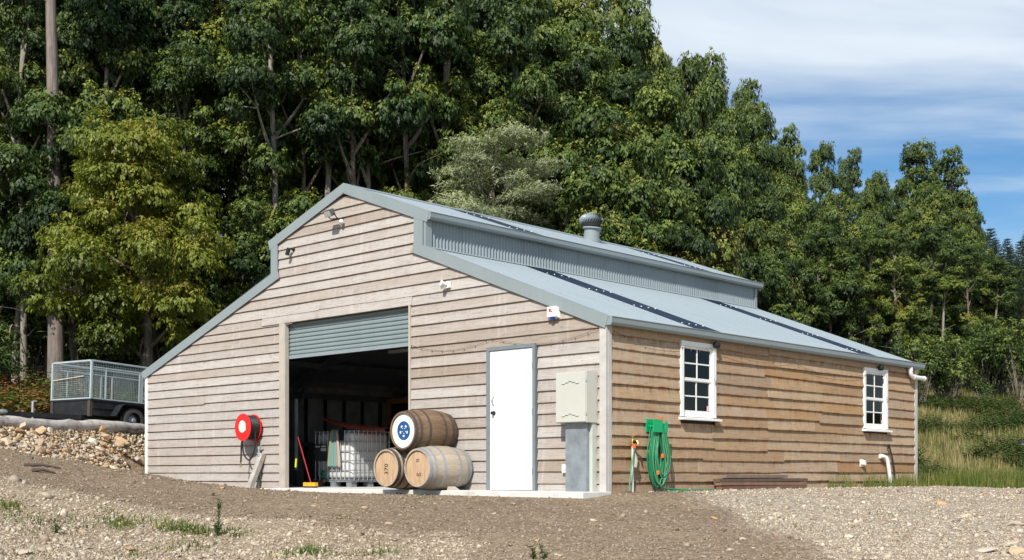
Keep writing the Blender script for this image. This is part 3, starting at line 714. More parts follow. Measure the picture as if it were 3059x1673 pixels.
for k in range(5):
    a = 2*PI*k/5+PI/2; d = Vector((math.cos(a), 0, math.sin(a))); q = Vector((-math.sin(a), 0, math.cos(a))); e_ = Vector((0, -.002, 0))
    em.beam(d*.03+e_, d*.104+e_, .024, .004, (0, 1, 0))
    for s_ in (-1, 1): em.beam(d*.060+q*s_*.004+e_*1.02, d*.106+q*s_*.040+e_*1.02, .013, .004, (0, 1, 0))
fix_normals(em.build('emblem', M_blue, bT, origin=(0, 0, 0))).location = (0, yh-.0005, 0)
for x in (-3.98, -2.62): pass
ch_ = tag(MB().prism([(-2.66, -.62, FZ), (-2.52, -.62, FZ), (-2.64, -.62, FZ+.06)], (0, .16, 0)).build('barrel_chock', M_post), 'small timber wedge under the pale right-hand barrel', 'wedge')
# ---- white intermediate bulk tank in steel cage
IBX, IBY = -8.89, 1.6
ibc = thing('caged_tank', 'white plastic bulk tank in a galvanised tube cage inside the doorway', 'tank', (IBX, IBY, FZ))
IW_, ID_, IH_ = 1.2, 1.02, 1.14
def bladder():
    import bmesh
    bm = bmesh.new(); bmesh.ops.create_cube(bm, size=1)
    bmesh.ops.bevel(bm, geom=bm.edges[:], offset=.09, segments=4, affect='EDGES', profile=.5)
    for v in bm.verts: v.co = Vector(((v.co.x+.5)*(IW_-.05)+.025, (v.co.y+.5)*(ID_-.05)+.025, (v.co.z+.5)*.94+.155))
    me = bpy.data.meshes.new('bladder'); bm.to_mesh(me); bm.free(); me.materials.append(pm('tank_plastic', (.62, .63, .63), .35, .06, 2.2)); me.shade_smooth(); return me
link('bladder', bladder(), ibc)
for z in (.14, .33, .52, .71, .90, 1.11):
    MB().tube([(.0, 0, z), (IW_, 0, z), (IW_, ID_, z), (0, ID_, z), (0, 0, z)], .0095, 6).build('cage_ring', M_galv, ibc)
for k in range(9):
    for face in (0, 1, 2, 3):
        u = (k+.5)/9
        p = ((u*IW_, -.012), (IW_+.012, u*ID_), (u*IW_, ID_+.012), (-.012, u*ID_))[face]
        MB().tube([(p[0], p[1], .13), (p[0], p[1], 1.12)], .008, 6).build('cage_bar', M_galv, ibc)
pal = MB()
for x in (.10, .60, 1.10):
    for y in (.08, .51, .94): pal.bb(x-.075, x+.075, y-.07, y+.07, 0, .10)
pal.bb(0, IW_, 0, ID_, .10, .125); pal.build('pallet_base', M_galvp, ibc)
MB().bb(.06, .46, -.026, -.021, .52, .86).build('label_plate', pm('label_plate_grey', (.06, .065, .07), .5, .2), ibc)
MB().bb(.08, .22, -.029, -.0275, .80, .83).bb(.27, .43, -.029, -.0275, .80, .83).bb(.26, .43, -.029, -.0275, .72, .78).build('label_text', M_white, ibc)
MB().lathe([(0, .045), (.06, .045), (.065, .03)], (.36, -.02, .27), (0, -1, 0), 14).lathe([(0, .03), (.07, .03)], (.40, -.05, .16), (0, 0, -1), 12).bb(.37, .46, -.07, -.05, .165, .185).build('tap_valve', pm('green_valve', (0, .22, .15), .4), ibc, 40)
MB().lathe([(0, .035), (.03, .035)], (.36, -.06, .115), (0, -1, 0), 12).build('valve_cap', M_red, ibc, 40)
MB().lathe([(0, .085), (.05, .08)], (.54, .54, 1.095), (0, 0, 1), 20).build('lid', M_black, ibc, 40)
# towel over the front rail of the tank
def towel():
    V = []; UU = []; nu_, nv_ = 22, 22
    for j in range(nv_+1):
        t = j/nv_; s_ = t*.86
        for i in range(nu_+1):
            u = i/nu_; wdt = .15+.17*min(1, t*1.1); x = .70+(u-.5)*wdt*1.25+(.035*math.sin(t*2)-.02*t)
            fold = .020*math.sin(u*15+.8)*min(1, .25+t)+.012*math.sin(u*7+2)
            if s_ < .12: y, z = .10-s_*1.0, 1.135+.012*math.sin(u*9)
            else: y, z = -.030-fold-.01, 1.132-(s_-.12)
            if j == nv_: z += .012*math.sin(u*11)
            V.append((x, y, z)); UU.append(u)
    F = [(j*(nu_+1)+i, j*(nu_+1)+i+1, (j+1)*(nu_+1)+i+1, (j+1)*(nu_+1)+i) for j in range(nv_) for i in range(nu_)]
    t = NT('towel_cloth'); u = t.attr('bt')
    c = t.ramp(u, [(0, (.30, .26, .12)), (.10, (.13, .30, .28)), (.24, (.13, .30, .28)), (.26, (.62, .22, .18)), (.36, (.62, .22, .18)), (.38, (.14, .31, .29)), (.60, (.15, .33, .31)), (.63, (.36, .25, .12)), (.66, (.15, .33, .31)), (.76, (.15, .33, .31)), (.78, (.66, .27, .22)), (.90, (.62, .30, .25)), (.93, (.30, .36, .32)), (1, (.30, .36, .32))], 'CONSTANT')
    n = t.noise(t.coord(), 90, 3); t.bump(n, .5, .004); m = t.done(t.mix(.4, c, t.ramp(n, [(.2, .7), (.8, 1.2)]), 'MULTIPLY'), .95, Specular_IOR_Level=.1)
    me = np_mesh('beach_towel', V, F, m, {'bt': ('FLOAT', UU)}, True)
    o = link('beach_towel', me, None, (IBX, IBY, FZ)); md = o.modifiers.new('s', 'SOLIDIFY'); md.thickness = .006; return o
tag(towel(), 'teal and pink striped towel hanging over the caged tank', 'towel')
# upturned red canoe-like board lying on the tank
cv = MB(); Vc = []; nc = 16; ms = 7
for i in range(nc+1):
    t = i/nc; wd = .30*math.sin(PI*min(.5, .06+t*.55))**.8; zz_ = .24*(1-t)**2.2
    for j in range(ms):
        a = PI*j/(ms-1); Vc.append((2.0*t, wd*math.cos(a), zz_+.085*math.sin(a)*min(1, .25+t*2)))
cv.add(Vc, [(i*ms+j, i*ms+j+1, (i+1)*ms+j+1, (i+1)*ms+j) for i in range(nc) for j in range(ms-1)]+[(i*ms, (i+1)*ms, (i+1)*ms+ms-1, i*ms+ms-1) for i in range(nc)])
co_ = cv.build('canoe_hull', pm('red_varnish', (.36, .075, .04), .45, .5, 9), None, 50, ); co_.location = (IBX-.08, IBY+.30, FZ+1.155); co_.rotation_euler = (0, .035, .10)
fix_normals(co_); tag(co_, 'dull red upturned hull with raised tip lying across the caged tank', 'canoe')
cl = MB().bb(.86, .98, -.02, .0, .92, 1.13).bb(.78, .98, -.02, .25, 1.13, 1.145); c_ = cl.build('black_cloth', M_black, None); c_.location = (IBX, IBY-.02, FZ); tag(c_, 'black rag hanging beside the towel on the caged tank', 'cloth')
# broom
br = thing('broom', 'red-handled broom with a yellow head leaning just inside the doorway', 'broom', (-7.25, .22, FZ))
MB().tube([(.03, .02, .10), (-.36, .02, .95)], .0105, 8).build('handle', pm('dull_red', (.34, .02, .025), .5), br)
MB().bb(-.13, .23, -.035, .035, .03, .10).build('head', pm('yellow_paint', (.72, .36, .02), .5), br); MB().bb(-.12, .22, -.03, .03, 0, .03).build('bristles', M_black, br)
yl = MB().tube([(-7.63, .20, .34), (-7.61, .20, .50)], .018, 8).build('yellow_handle', pm('hi_vis_yellow', (.62, .62, .03), .5)); tag(yl, 'small yellow handle hanging at the left door jamb', 'handle')
# ---- fire hose reel
hr = thing('fire_hose_reel', 'red fire hose reel with black hose on the front wall', 'hose reel', (-8.55, -.05, 1.10))
def disc(y0, y1, r, m, nm, smooth=30): return MB().lathe([(y0, r*.985), (y0-.004*(1 if y1 < y0 else -1), r), (y1, r), (y1, r*.985)], (0, 0, 0), (0, 1, 0), 48).build(nm, m, hr, smooth)
disc(-.045, -.06, .255, M_red, 'back_disc'); disc(-.285, -.30, .262, M_red, 'front_disc')
MB().lathe([(0, .115), (.004, .115)], (-.012, -.301, .015), (0, -1, 0), 36).build('round_label', pm('reel_label', (.62, .64, .60), .5, .25, 30), hr)
MB().box((.085, -.302, -.045), (.025, .004, .05), Matrix.Rotation(.5, 3, 'Y')).build('small_tag', M_white, hr)
coil = MB(); pts = []
for lay, rr in ((0, .185), (1, .205), (2, .222)):
    for k in range(0, 8*24):
        a = 2*PI*k/24; t = k/(8*24); y = -.075-.195*(t if lay % 2 == 0 else 1-t); pts.append((rr*math.cos(a), y, rr*math.sin(a)))
coil.tube(pts, .0135, 6).build('wound_hose', M_black, hr, 60)
MB().lathe([(-.28, .17), (-.06, .17)], (0, 0, 0), (0, 1, 0), 24).build('drum', M_dark, hr)
def arc(pts, n=10):
    P = [Vector(p) for p in pts]; out = []
    for i in range(len(P)-1):
        a = P[max(i-1, 0)]; b = P[i]; c = P[i+1]; d = P[min(i+2, len(P)-1)]
        for k in range(n):
            t = k/n; out.append(.5*((2*b)+(-a+c)*t+(2*a-5*b+4*c-d)*t*t+(-a+3*b-3*c+d)*t**3))
    return out+[P[-1]]
MB().tube(arc([(-.06, -.26, -.20), (-.09, -.27, -.34), (-.095, -.27, -.50), (-.10, -.275, -.66)]), .016, 8).build('nozzle_hose', M_black, hr, 60)
MB().lathe([(0, .017), (.09, .014), (.10, .016)], (-.10, -.275, -.66), (0, 0, -1), 10).build('nozzle', M_brass, hr, 40)
MB().tube(arc([(.19, -.15, .10), (.205, -.16, -.08), (.19, -.15, -.30), (.13, -.15, -.50), (.02, -.17, -.62), (-.07, -.22, -.52), (-.075, -.25, -.34), (-.04, -.26, -.22)]), .016, 8).build('feed_hose', M_black, hr, 60)
MB().lathe([(0, .03), (.05, .03), (.055, .02), (.12, .02), (.125, .028), (.18, .028)], (.20, -.07, -.55), (0, 0, 1), 12).bb(.165, .26, -.075, -.055, -.375, -.36).tube([(.20, -.07, -.37), (.27, -.06, -.35)], .012, 8).build('stop_valve', M_galv, hr, 40)
MB().tube([(.18, -.06, -.56), (.185, -.06, -1.18)], .016, 8).build('supply_pipe', pm('green_pipe', (.03, .10, .05), .5, .4, 9, dirt=(.25, .19, .12)), hr)
MB().tube([(0, .03, 0), (0, -.29, 0)], .03, 10).build('axle', M_galv, hr); MB().bb(-.05, .05, -.02, .015, -.3, .2).build('bracket', M_red, hr)
# ---- leaning plank
pk = MB().beam((-8.47, -.30, gz(-8.47, -.3)-.01), (-8.30, -.075, .60), .13, .085, (0, -1, .4)).build('leaning_plank', pm('grey_plank', (.40, .38, .34), .85, .25, 8, bump=.4)); tag(pk, 'short grey sawn plank leaning against the wall under the hose reel', 'plank')
# ---- flood light, camera, lamps, alarm
fl = thing('flood_light', 'grey flood light with white sensor high under the gable peak', 'light', (-5.93, -.045, 4.74)); fl.scale = (.72,)*3
MB().box((-.10, -.33, .10), (.24, .14, .16), Matrix.Rotation(.5, 3, 'X')).build('lamp_body', pm('lamp_grey', (.10, .105, .11), .45), fl)
MB().box((-.10, -.385, .065), (.21, .01, .13), Matrix.Rotation(.5, 3, 'X')).build('lamp_glass', pm('lamp_glass', (.5, .5, .48), .15), fl)
MB().tube([(-.23, -.30, .08), (-.20, -.22, -.02), (.0, -.14, -.02), (.02, .01, 0)], .014, 6).tube([(.03, -.30, .08), (.02, -.2, -.01), (.0, -.14, -.02)], .014, 6).build('bracket', M_blackp, fl)
MB().lathe([(-.05, .02), (-.035, .05), (0, .062), (.035, .05), (.05, .02)], (.07, -.09, -.10), (.2, -1, -.5), 16).build('motion_sensor', M_white, fl, 60)
MB().tube([(.03, -.1, -.03), (.02, -.12, -.12), (.07, -.1, -.17)], .008, 6).build('cable', M_black, fl)
sc = thing('security_camera', 'black bullet camera at the left clerestory corner', 'camera', (-7.38, -.045, 4.36)); sc.scale = (.7,)*3
MB().lathe([(0, .05), (.02, .05), (.03, .025), (.09, .025)], (.03, .0, .02), (0, -1, 0), 14).build('mount', M_blackp, sc, 40)
MB().lathe([(0, .035), (.01, .055), (.19, .058), (.20, .045)], (-.02, -.12, .05), (-.25, -.15, -1), 16).build('housing', M_blackp, sc, 40)
wlp = thing('white_spotlight', 'white twin spotlight above the roller door, right side', 'light', (-3.20, -.045, 3.27)); wlp.scale = (.7,)*3
MB().bb(-.05, .06, -.07, 0, -.07, .08).build('base', M_white, wlp)
MB().lathe([(0, .03), (.06, .045), (.13, .075), (.14, .07)], (-.02, -.08, 0), (-.5, -1, .25), 18).build('lamp_head', M_white, wlp, 40)
MB().lathe([(0, .03), (.05, .045), (.10, .06), (.11, .055)], (-.05, -.08, -.02), (-1, -.6, -.2), 18).build('lamp_head', M_white, wlp, 40)
al = thing('alarm_box', 'white alarm siren box with red logo and blue strobe under the eave', 'alarm', (-.93, -.045, 2.60)); al.scale = (.75,)*3
MB().prism([(-.12, -.11, -.07), (.12, -.11, -.07), (.14, 0, -.10), (-.14, 0, -.10)], (0, 0, .20)).build('housing', M_white, al)
MB().lathe([(0, .055), (.03, .05), (.05, .02)], (-.01, -.07, -.075), (0, 0, -1), 16).build('strobe', pm('blue_lens', (.0, .04, .55), .2), al, 40)
MB().bb(-.07, -.015, -.1135, -.1105, .03, .09).bb(-.015, .015, -.1135, -.1105, .015, .045).build('logo', M_red, al)
# ---- power meter box with cable cover
mb_ = thing('meter_box', 'beige electricity meter box beside the barn corner', 'meter box', (-.46, -.045, .95))
MB().bb(-.235, .345, -.245, 0, 0, .735).build('cabinet', M_beige, mb_)
MB().bb(-.225, .335, -.262, -.246, .012, .723).build('door', M_beige, mb_)
for z0, dirn in ((.60, 1), (.13, 1)):
    for k in range(-2, 3):
        MB().prism([(-.0+k*.065+.05-.03, -.2625, z0-.018*abs(k)), (-.0+k*.065+.05+.03, -.2625, z0-.018*abs(k)), (-.0+k*.065+.05+.03, -.2625, z0-.018*abs(k)+.010), (k*.065+.05-.03, -.2625, z0-.018*abs(k)+.010)], (0, -.012, 0)).build('louvre', M_beige, mb_)
for z in (.12, .60): MB().tube([(.343, -.255, z-.015), (.343, -.255, z+.015)], .008, 8).build('hinge', M_galv, mb_)
MB().bb(-.13, .27, -.16, 0, -1.07, -.001).build('cable_cover', M_galvp, mb_)
MB().bb(.272, .33, -.10, 0, -1.07, -.001).build('side_cover', pm('green_white_strip', (.48, .52, .46), .6, .12), mb_)
so = thing('power_socket', 'small white outdoor power point left of the cable cover', 'socket', (-.70, -.045, .29))
MB().bb(-.055, .055, -.05, 0, -.06, .06).build('box', M_white, so); MB().bb(-.04, .04, -.062, -.051, -.02, .045).build('cover', M_white, so)
# ---- string lights
def string(name, pts, label, sag):
    o = thing(name, label, 'string lights', pts[0]); P0 = Vector(pts[0]); path = []; bl = MB()
    for a, b in zip(pts, pts[1:]):
        a, b = Vector(a), Vector(b); n = max(8, int((b-a).length/.12))
        for k in range(n+1):
            t = k/n; p = a.lerp(b, t)-P0; p.z -= sag*(b-a).length*4*t*(1-t); path.append(p)
            if k % 2 == 0: bl.lathe([(0, .004), (.015, .008), (.03, .003)], p, (0, 0, -1), 6)
    path = [p for i, p in enumerate(path) if i == 0 or (p-path[i-1]).length > 1e-4]
    MB().tube(path, .0026, 5).build('cable', pm('cable_grey', (.10, .09, .08), .7), o); bl.build('bulbs', pm('bulb', (.12, .11, .10), .2), o)
string('string_lights', [(-4.10, -.06, 2.36), (-2.22, -.06, 2.33), (-.04, -.065, 2.33)], 'dark string lights looped across the front wall over the white door', .075)
string('string_lights', [(.058, .12, 2.28), (.07, 1.80, 2.17), (.09, 2.70, 2.24), (.07, 5.05, 2.18), (.07, 7.9, 2.12), (.09, 8.6, 2.2)], 'dark string lights looped along the side wall between the windows', .05)
for y, z, lb in ((2.68, 2.27, 'round black bulkhead lamp at the top of the nearer window'), (8.35, 2.27, 'round black bulkhead lamp at the top of the far window')):
    o = thing('bulkhead_lamp', lb, 'lamp', (.075, y, z), 0, 'bulkhead lamps over the windows')
    MB().lathe([(0, .05), (.02, .055), (.075, .05), (.085, .03)], (0, 0, 0), (1, 0, -.1), 18).build('lamp_body', M_blackp, o, 40)
# ---- tap on white pipe
tp = thing('garden_tap', 'garden tap on a white standpipe by the barn corner with a green hose', 'tap', (.10, .50, gz(.1, .5)))
MB().tube([(0, 0, -.05), (0, 0, .70)], .016, 10).build('standpipe', M_pvc, tp)
MB().lathe([(0, .026), (.05, .03), (.09, .02)], (0, 0, .68), (0, 0, 1), 12).tube([(0, 0, .74), (.05, 0, .76), (.09, 0, .74), (.10, 0, .69)], .014, 8).tube([(0, 0, .77), (0, 0, .82)], .01, 8).tube([(-.035, 0, .82), (.035, 0, .82)], .009, 8).build('tap_body', M_brass, tp, 40)
MB().tube([(.02, -.02, .74), (.06, .06, .72)], .02, 8).build('timer', M_blackp, tp)
MB().tube([(.05, -.03, .64), (.05, -.03, .70)], .026, 10).build('hose_fitting', M_orange, tp)
MB().tube(arc([(.05, -.03, .65), (.06, -.07, .50), (.06, -.13, .25), (.07, -.17, .02)]), .012, 8).build('hose', M_hose2, tp, 60)
MB().tube([(.03, .02, .36), (.035, .03, .46), (.02, .02, .58)], [.03, .036, .014], 8).build('lagging', M_post, tp, 60)
# ---- hose hanger and coiled garden hose
hh = thing('hose_hanger', 'bright green plastic hose hanger on the side wall', 'hanger', (.045, 1.06, .93))
MB().bb(0, .02, -.17, .15, -.09, .10).bb(.02, .16, -.12, .10, -.015, .01).build('wall_plate', M_green, hh)
hp_ = MB().bb(.16, .175, -.20, .02, -.10, .09).bb(.16, .175, .09, .15, -.10, .06); hp_.build('front_plate', M_green, hh)
gh = thing('garden_hose', 'long green garden hose looped in a coil over the green hanger', 'hose', (.045, 1.06, .93))
rgh = random.Random(5); m1 = MB(); m2 = MB()
for k in range(17):
    off = rgh.uniform(-.07, .06); dep = .04+.11*rgh.random(); ln = rgh.uniform(.70, .93); wd = rgh.uniform(.08, .155); tw = rgh.uniform(-.03, .05)
    P = arc([(dep, off*.5-.07, .015+.012*rgh.random()), (dep+.01, off*.5+.03, .03), (dep+.02, wd*.7+off, -.18), (dep+.03, wd+off+tw, -ln*.65), (dep+.03, .3*wd+off+tw, -ln), (dep+.02, -wd*.6+off+tw*.5, -ln*.97), (dep+.01, -wd-.02+off*.5, -ln*.6), (dep, -wd*.75+off*.5, -.2), (dep, off*.5-.07, .015)])
    (m1 if k % 3 else m2).tube(P, .0095, 6)
m1.build('coils', M_hose, gh, 60); m2.build('striped_coils', M_hose2, gh, 60)
MB().tube([(.13, .03, .10), (.13, .03, -.42)], .014, 8).build('dark_section', M_black, gh)
for p in ((.13, .03, .12), (.16, .03, -.45), (.17, -.09, -.70)): MB().lathe([(-.03, .02), (0, .026), (.03, .02)], p, (0, 0, 1), 10).build('connector', M_orange, gh, 40)
gl = at(1690, 1236, 18.3)
P = [Vector((.35, 1.0, gz(.35, 1.0)+.01)), Vector((.42, 1.35, gz(.42, 1.35)+.012)), Vector((.36, 1.75, gz(.36, 1.75)+.012)), Vector((.45, 2.1, gz(.45, 2.1)+.012)), Vector((.30, 1.5, gz(.30, 1.5)+.02)), Vector((.22, 1.08, .0))]
h2 = MB().tube(arc(P), .012, 8).build('loose_hose', M_hose, None, 60); tag(h2, 'loose end of green hose lying on the gravel below the coil', 'hose')
# ---- stacked weathered planks
rgp = random.Random(9)
M_plank = [pm('plank_rust_%d' % i, c, .8, .3, 7, bump=.4) for i, c in enumerate([(.16, .085, .055), (.21, .12, .075), (.115, .075, .058), (.19, .14, .11)])]
rows = [(0, 2.62, 5.35), (1, 2.60, 5.30), (2, 2.66, 5.45), (3, 2.78, 4.95)]
names = ['bottom', 'second', 'third', 'top']
for k, a, b in rows:
    for j, side in enumerate(('outer', 'inner')):
        y0, y1 = a+rgp.uniform(-.06, .06)+(.12 if j else 0), b+rgp.uniform(-.25, .2)
        z = gz(.15, 3.5)+.03+k*.060; x = .17-.13*j+rgp.uniform(-.01, .01)+(-.02*k if j == 0 else 0)
        o = MB().box((0, 0, 0), (.115, y1-y0, .05)).build('timber_plank', M_plank[(k+2*j) % 4]); o.location = (x+.03, (y0+y1)/2, z); o.rotation_euler = (rgp.uniform(-.004, .004), rgp.uniform(-.04, .04), rgp.uniform(-.012, .012))
        tag(o, f'reddish-brown plank, {side} one of the {names[k]} layer in the stack along the side wall', 'plank', 'planks stacked along the side wall')
# ---- pipes near the far window
o = thing('white_pipe', 'white bent pvc pipe rising from the grass near the far end of the side wall', 'pipe', (.12, 8.6, gz(.12, 8.6)))
MB().tube(arc([(.02, .10, -.05), (.02, .04, .25), (.01, -.03, .52), (-.02, -.08, .585), (-.05, -.17, .60)], 6), .038, 12).build('pipe', M_pvc, o, 60); MB().tube([(-.04, -.14, .596), (-.06, -.20, .60)], .046, 12).build('socket', M_pvc, o, 60)
o = thing('black_hose', 'black poly hose standing beside the white bent pipe', 'hose', (.12, 8.85, gz(.12, 8.85)))
MB().tube(arc([(.0, .05, -.05), (.0, .05, .3), (-.02, -.02, .6), (-.03, -.12, .80)], 6), .016, 8).build('hose', M_black, o, 60); MB().lathe([(0, .03), (.07, .03)], (-.03, -.12, .76), (0, -.5, 1), 10).build('fitting', M_black, o)
o = thing('vent_cap', 'small white round vent cap low on the side wall', 'vent', (.04, 7.68, .42))
MB().lathe([(0, .055), (.07, .055), (.085, .04)], (0, 0, 0), (1, 0, 0), 16).build('cap', M_pvc, o, 40); MB().bb(0, .01, -.07, .07, -.07, .07).build('flange', M_pvc, o)
# ------------------------------------------------------------------ cage trailer on the terrace
tp0 = at(228, 1010, 29.0)
tz0 = gz(tp0.x+.2, tp0.y+1.5)
trl = thing('cage_trailer', 'black box trailer with galvanised mesh cage parked above the stone bank', 'trailer', (tp0.x, tp0.y, tp0.z+.05), .16)
trl.rotation_euler = (math.radians(-2.2), 0, .16)
TW, TL, TH = 1.5, 2.7, .94     # local: x from -TW..0 (right side at 0), y from 0 (front) back, z=0 at the tray rim
def tb(nm, m, mat=M_blackp, sm=None): return m.build(nm, mat, trl, sm)
tb('front_panel', MB().bb(-TW, 0, -.012, .012, -.37, -.02)); tb('side_panel', MB().bb(-.012, .012, .013, TL, -.37, -.02)); tb('side_panel', MB().bb(-TW-.012, -TW+.012, .013, TL, -.37, -.02))
tb('tail_panel', MB().bb(-TW, 0, TL+.001, TL+.02, -.37, -.02)); tb('tray_floor', MB().bb(-TW+.013, -.013, .013, TL, -.36, -.345))
tb('tray_rim', MB().bb(-TW-.03, .03, -.03, .03, -.019, .02).bb(-.03, .03, .031, TL, -.019, .02).bb(-TW-.03, -TW+.03, .031, TL, -.019, .02))
for x in (-.03, -TW+.03): tb('corner_post', MB().bb(x-.045, x+.045, -.03, .045, -.40, -.0195), pm('rusty_black', (.06, .05, .042), .6, .4, 12))
tb('side_rib', MB().bb(.013, .03, .05, 1.0, -.20, -.16))
tb('chassis_rail', MB().bb(-.35, -.28, -.05, TL, -.47, -.37)); tb('chassis_rail', MB().bb(-TW+.28, -TW+.35, -.05, TL, -.47, -.37))
db = MB()
for x in (-.30, -TW+.30): db.beam((x, .3, -.42), (-TW/2, -1.45, -.44), .06, .11)
db.beam((-TW/2, -1.2, -.44), (-TW/2, -1.75, -.44), .09, .1); tb('drawbar', db)
tb('coupling', MB().lathe([(0, .05), (.12, .055), (.2, .03)], (-TW/2, -1.72, -.42), (0, -1, 0), 12), M_galv)
tb('jockey_stand', MB().tube([(-TW/2+.09, -1.1, -.75), (-TW/2+.09, -1.1, -.12)], .03, 10).tube([(-TW/2+.09, -1.1, -.12), (-TW/2+.22, -1.08, -.12)], .012, 8), M_galv)
def sq(m, a, b, w=.04): m.beam(a, b, w, w, (0, 1, 0) if abs(a[1]-b[1]) < 1e-6 else (0, 0, 1)); return m
cf = MB()
for x in (0, -TW):
    sq(cf, (x, .0, .02), (x, .0, TH), .05); sq(cf, (x, TL, .02), (x, TL, TH)); sq(cf, (x, .03, TH), (x, TL, TH)); sq(cf, (x, .03, .04), (x, TL, .04), .03); sq(cf, (x, .03, TH-.15), (x, TL, TH-.15), .03)
    for y in (.42, 1.42, 1.75): sq(cf, (x, y, .04), (x, y, TH-.15), .032)
for y in (0, TL): sq(cf, (-TW+.03, y, TH), (-.03, y, TH)); sq(cf, (-TW+.03, y, .04), (-.03, y, .04), .03)
tb('cage_frame', cf, pm('cage_galvanised', (.40, .47, .48), .5, .15, 6, metal=.15))
M_wire = pm('wire_galvanised', (.32, .37, .37), .5, .2, 9, metal=.2)
def wires(p0, u, v, lu, lv, step, r=.0032):
    m = MB(); p0, u, v = Vector(p0), Vector(u), Vector(v); n = u.cross(v)
    k = 0
    while k*step <= lu: m.tube([p0+u*k*step, p0+u*k*step+v*lv], r, 4, False); k += 1
    k = 0
    while k*step <= lv: m.tube([p0+v*k*step+n*.004, p0+v*k*step+u*lu+n*.004], r, 4, False); k += 1
    return m
tb('mesh_panel', wires((-TW, 0, .05), (1, 0, 0), (0, 0, 1), TW, TH-.06, .05), M_wire); tb('mesh_panel', wires((0, .03, .05), (0, 1, 0), (0, 0, 1), TL, TH-.06, .05), M_wire)
tb('mesh_panel', wires((-TW, .03, .05), (0, 1, 0), (0, 0, 1), TL, TH-.06, .05), M_wire)
tb('cage_strap', MB().tube([(-TW+.05, -.03, .5), (-.25, -.03, .57)], .012, 6), pm('pale_stick', (.55, .50, .36), .7))
for y in (.70,):
    gd = [(.0, .55, -.36), (.0, .72, -.10), (.0, .80, -.06), (.0, 2.25, -.06), (.0, 2.45, -.36)]
    m = MB()
    for a, b in zip(gd, gd[1:]): m.beam(Vector(a)+Vector((.14, 0, 0)), Vector(b)+Vector((.14, 0, 0)), .24, .012, (0, -.3, 1))
    tb('mudguard', m)
for y in (1.12, 1.84):
    for x in (.13, -TW-.13):
        w = bpy.data.objects.new('wheel', None); COL.objects.link(w); w.parent = trl; w.location = (x, y, -.43)
        MB().lathe([(-.09, .19), (-.095, .25), (-.085, .295), (-.05, .312), (.05, .312), (.085, .295), (.095, .25), (.09, .19)], (0, 0, 0), (1, 0, 0), 32, cap=False).build('tyre', pm('tyre_dusty', (.055, .052, .047), .85, .2, 10), w, 30)
        MB().lathe([(-.06, .19), (-.02, .17), (.03, .10), (.05, .06), (.09, .05), (.095, .02)], (0, 0, 0), (1 if x > 0 else -1, 0, 0), 24).build('rim', M_galvp, w, 30)
tb('marker_light', MB().bb(.03, .045, 1.50, 1.62, -.075, -.05), pm('amber_lens', (.75, .16, .01), .3))
tb('axle', MB().tube([(-TW-.1, 1.12, -.43), (.1, 1.12, -.43)], .03, 8).tube([(-TW-.1, 1.84, -.43), (.1, 1.84, -.43)], .03, 8))
# ------------------------------------------------------------------ stone bank, log
def stone_mesh(name, seed, mat, flat=.65):
    import bmesh
    rg = random.Random(seed); bm = bmesh.new(); bmesh.ops.create_icosphere(bm, subdivisions=1, radius=1)
    cuts = [(Vector((rg.gauss(0, 1), rg.gauss(0, 1), rg.gauss(0, 1))).normalized(), rg.uniform(.45, .8)) for _ in range(5)]
    for v in bm.verts:
        v.co *= rg.uniform(.85, 1.12)
        for n, d in cuts:
            q = v.co.dot(n)
            if q > d: v.co -= n*(q-d)
        v.co.z *= flat
    me = bpy.data.meshes.new(name); bm.to_mesh(me); bm.free(); me.materials.append(mat); return me
st_me = [stone_mesh('stone', 40+i, M_rubble, random.Random(i).uniform(.5, .8)) for i in range(10)]
bank = tag(bpy.data.objects.new('stone_bank', None), kind='structure'); COL.objects.link(bank)
rgs = random.Random(77)
def bank_pt(rg):
    while True:
        x = rg.uniform(-17, -8.5); y = rg.uniform(-8.5, 3.2); s = float(bank_s(x, y)); r, d = to_rd(x, y)
        if -.2 < s < 1.1 and -11.5 < r < -6.0 and x < -10 and (s > 0 or rg.random() < .4): return x, y
big = []
for k in range(300):
    x, y = bank_pt(rgs); s_ = rgs.choice((.05, .06, .07, .085, .105, .14))*rgs.uniform(.8, 1.25)
    z = gz(x, y)+s_*.25
    link('stone', st_me[k % 10], bank, (x, y, z), (rgs.uniform(-.7, .7), rgs.uniform(-.7, .7), rgs.uniform(0, 6.28)), (s_*rgs.uniform(.9, 1.5), s_*rgs.uniform(.8, 1.1), s_*rgs.uniform(.8, 1.2)))
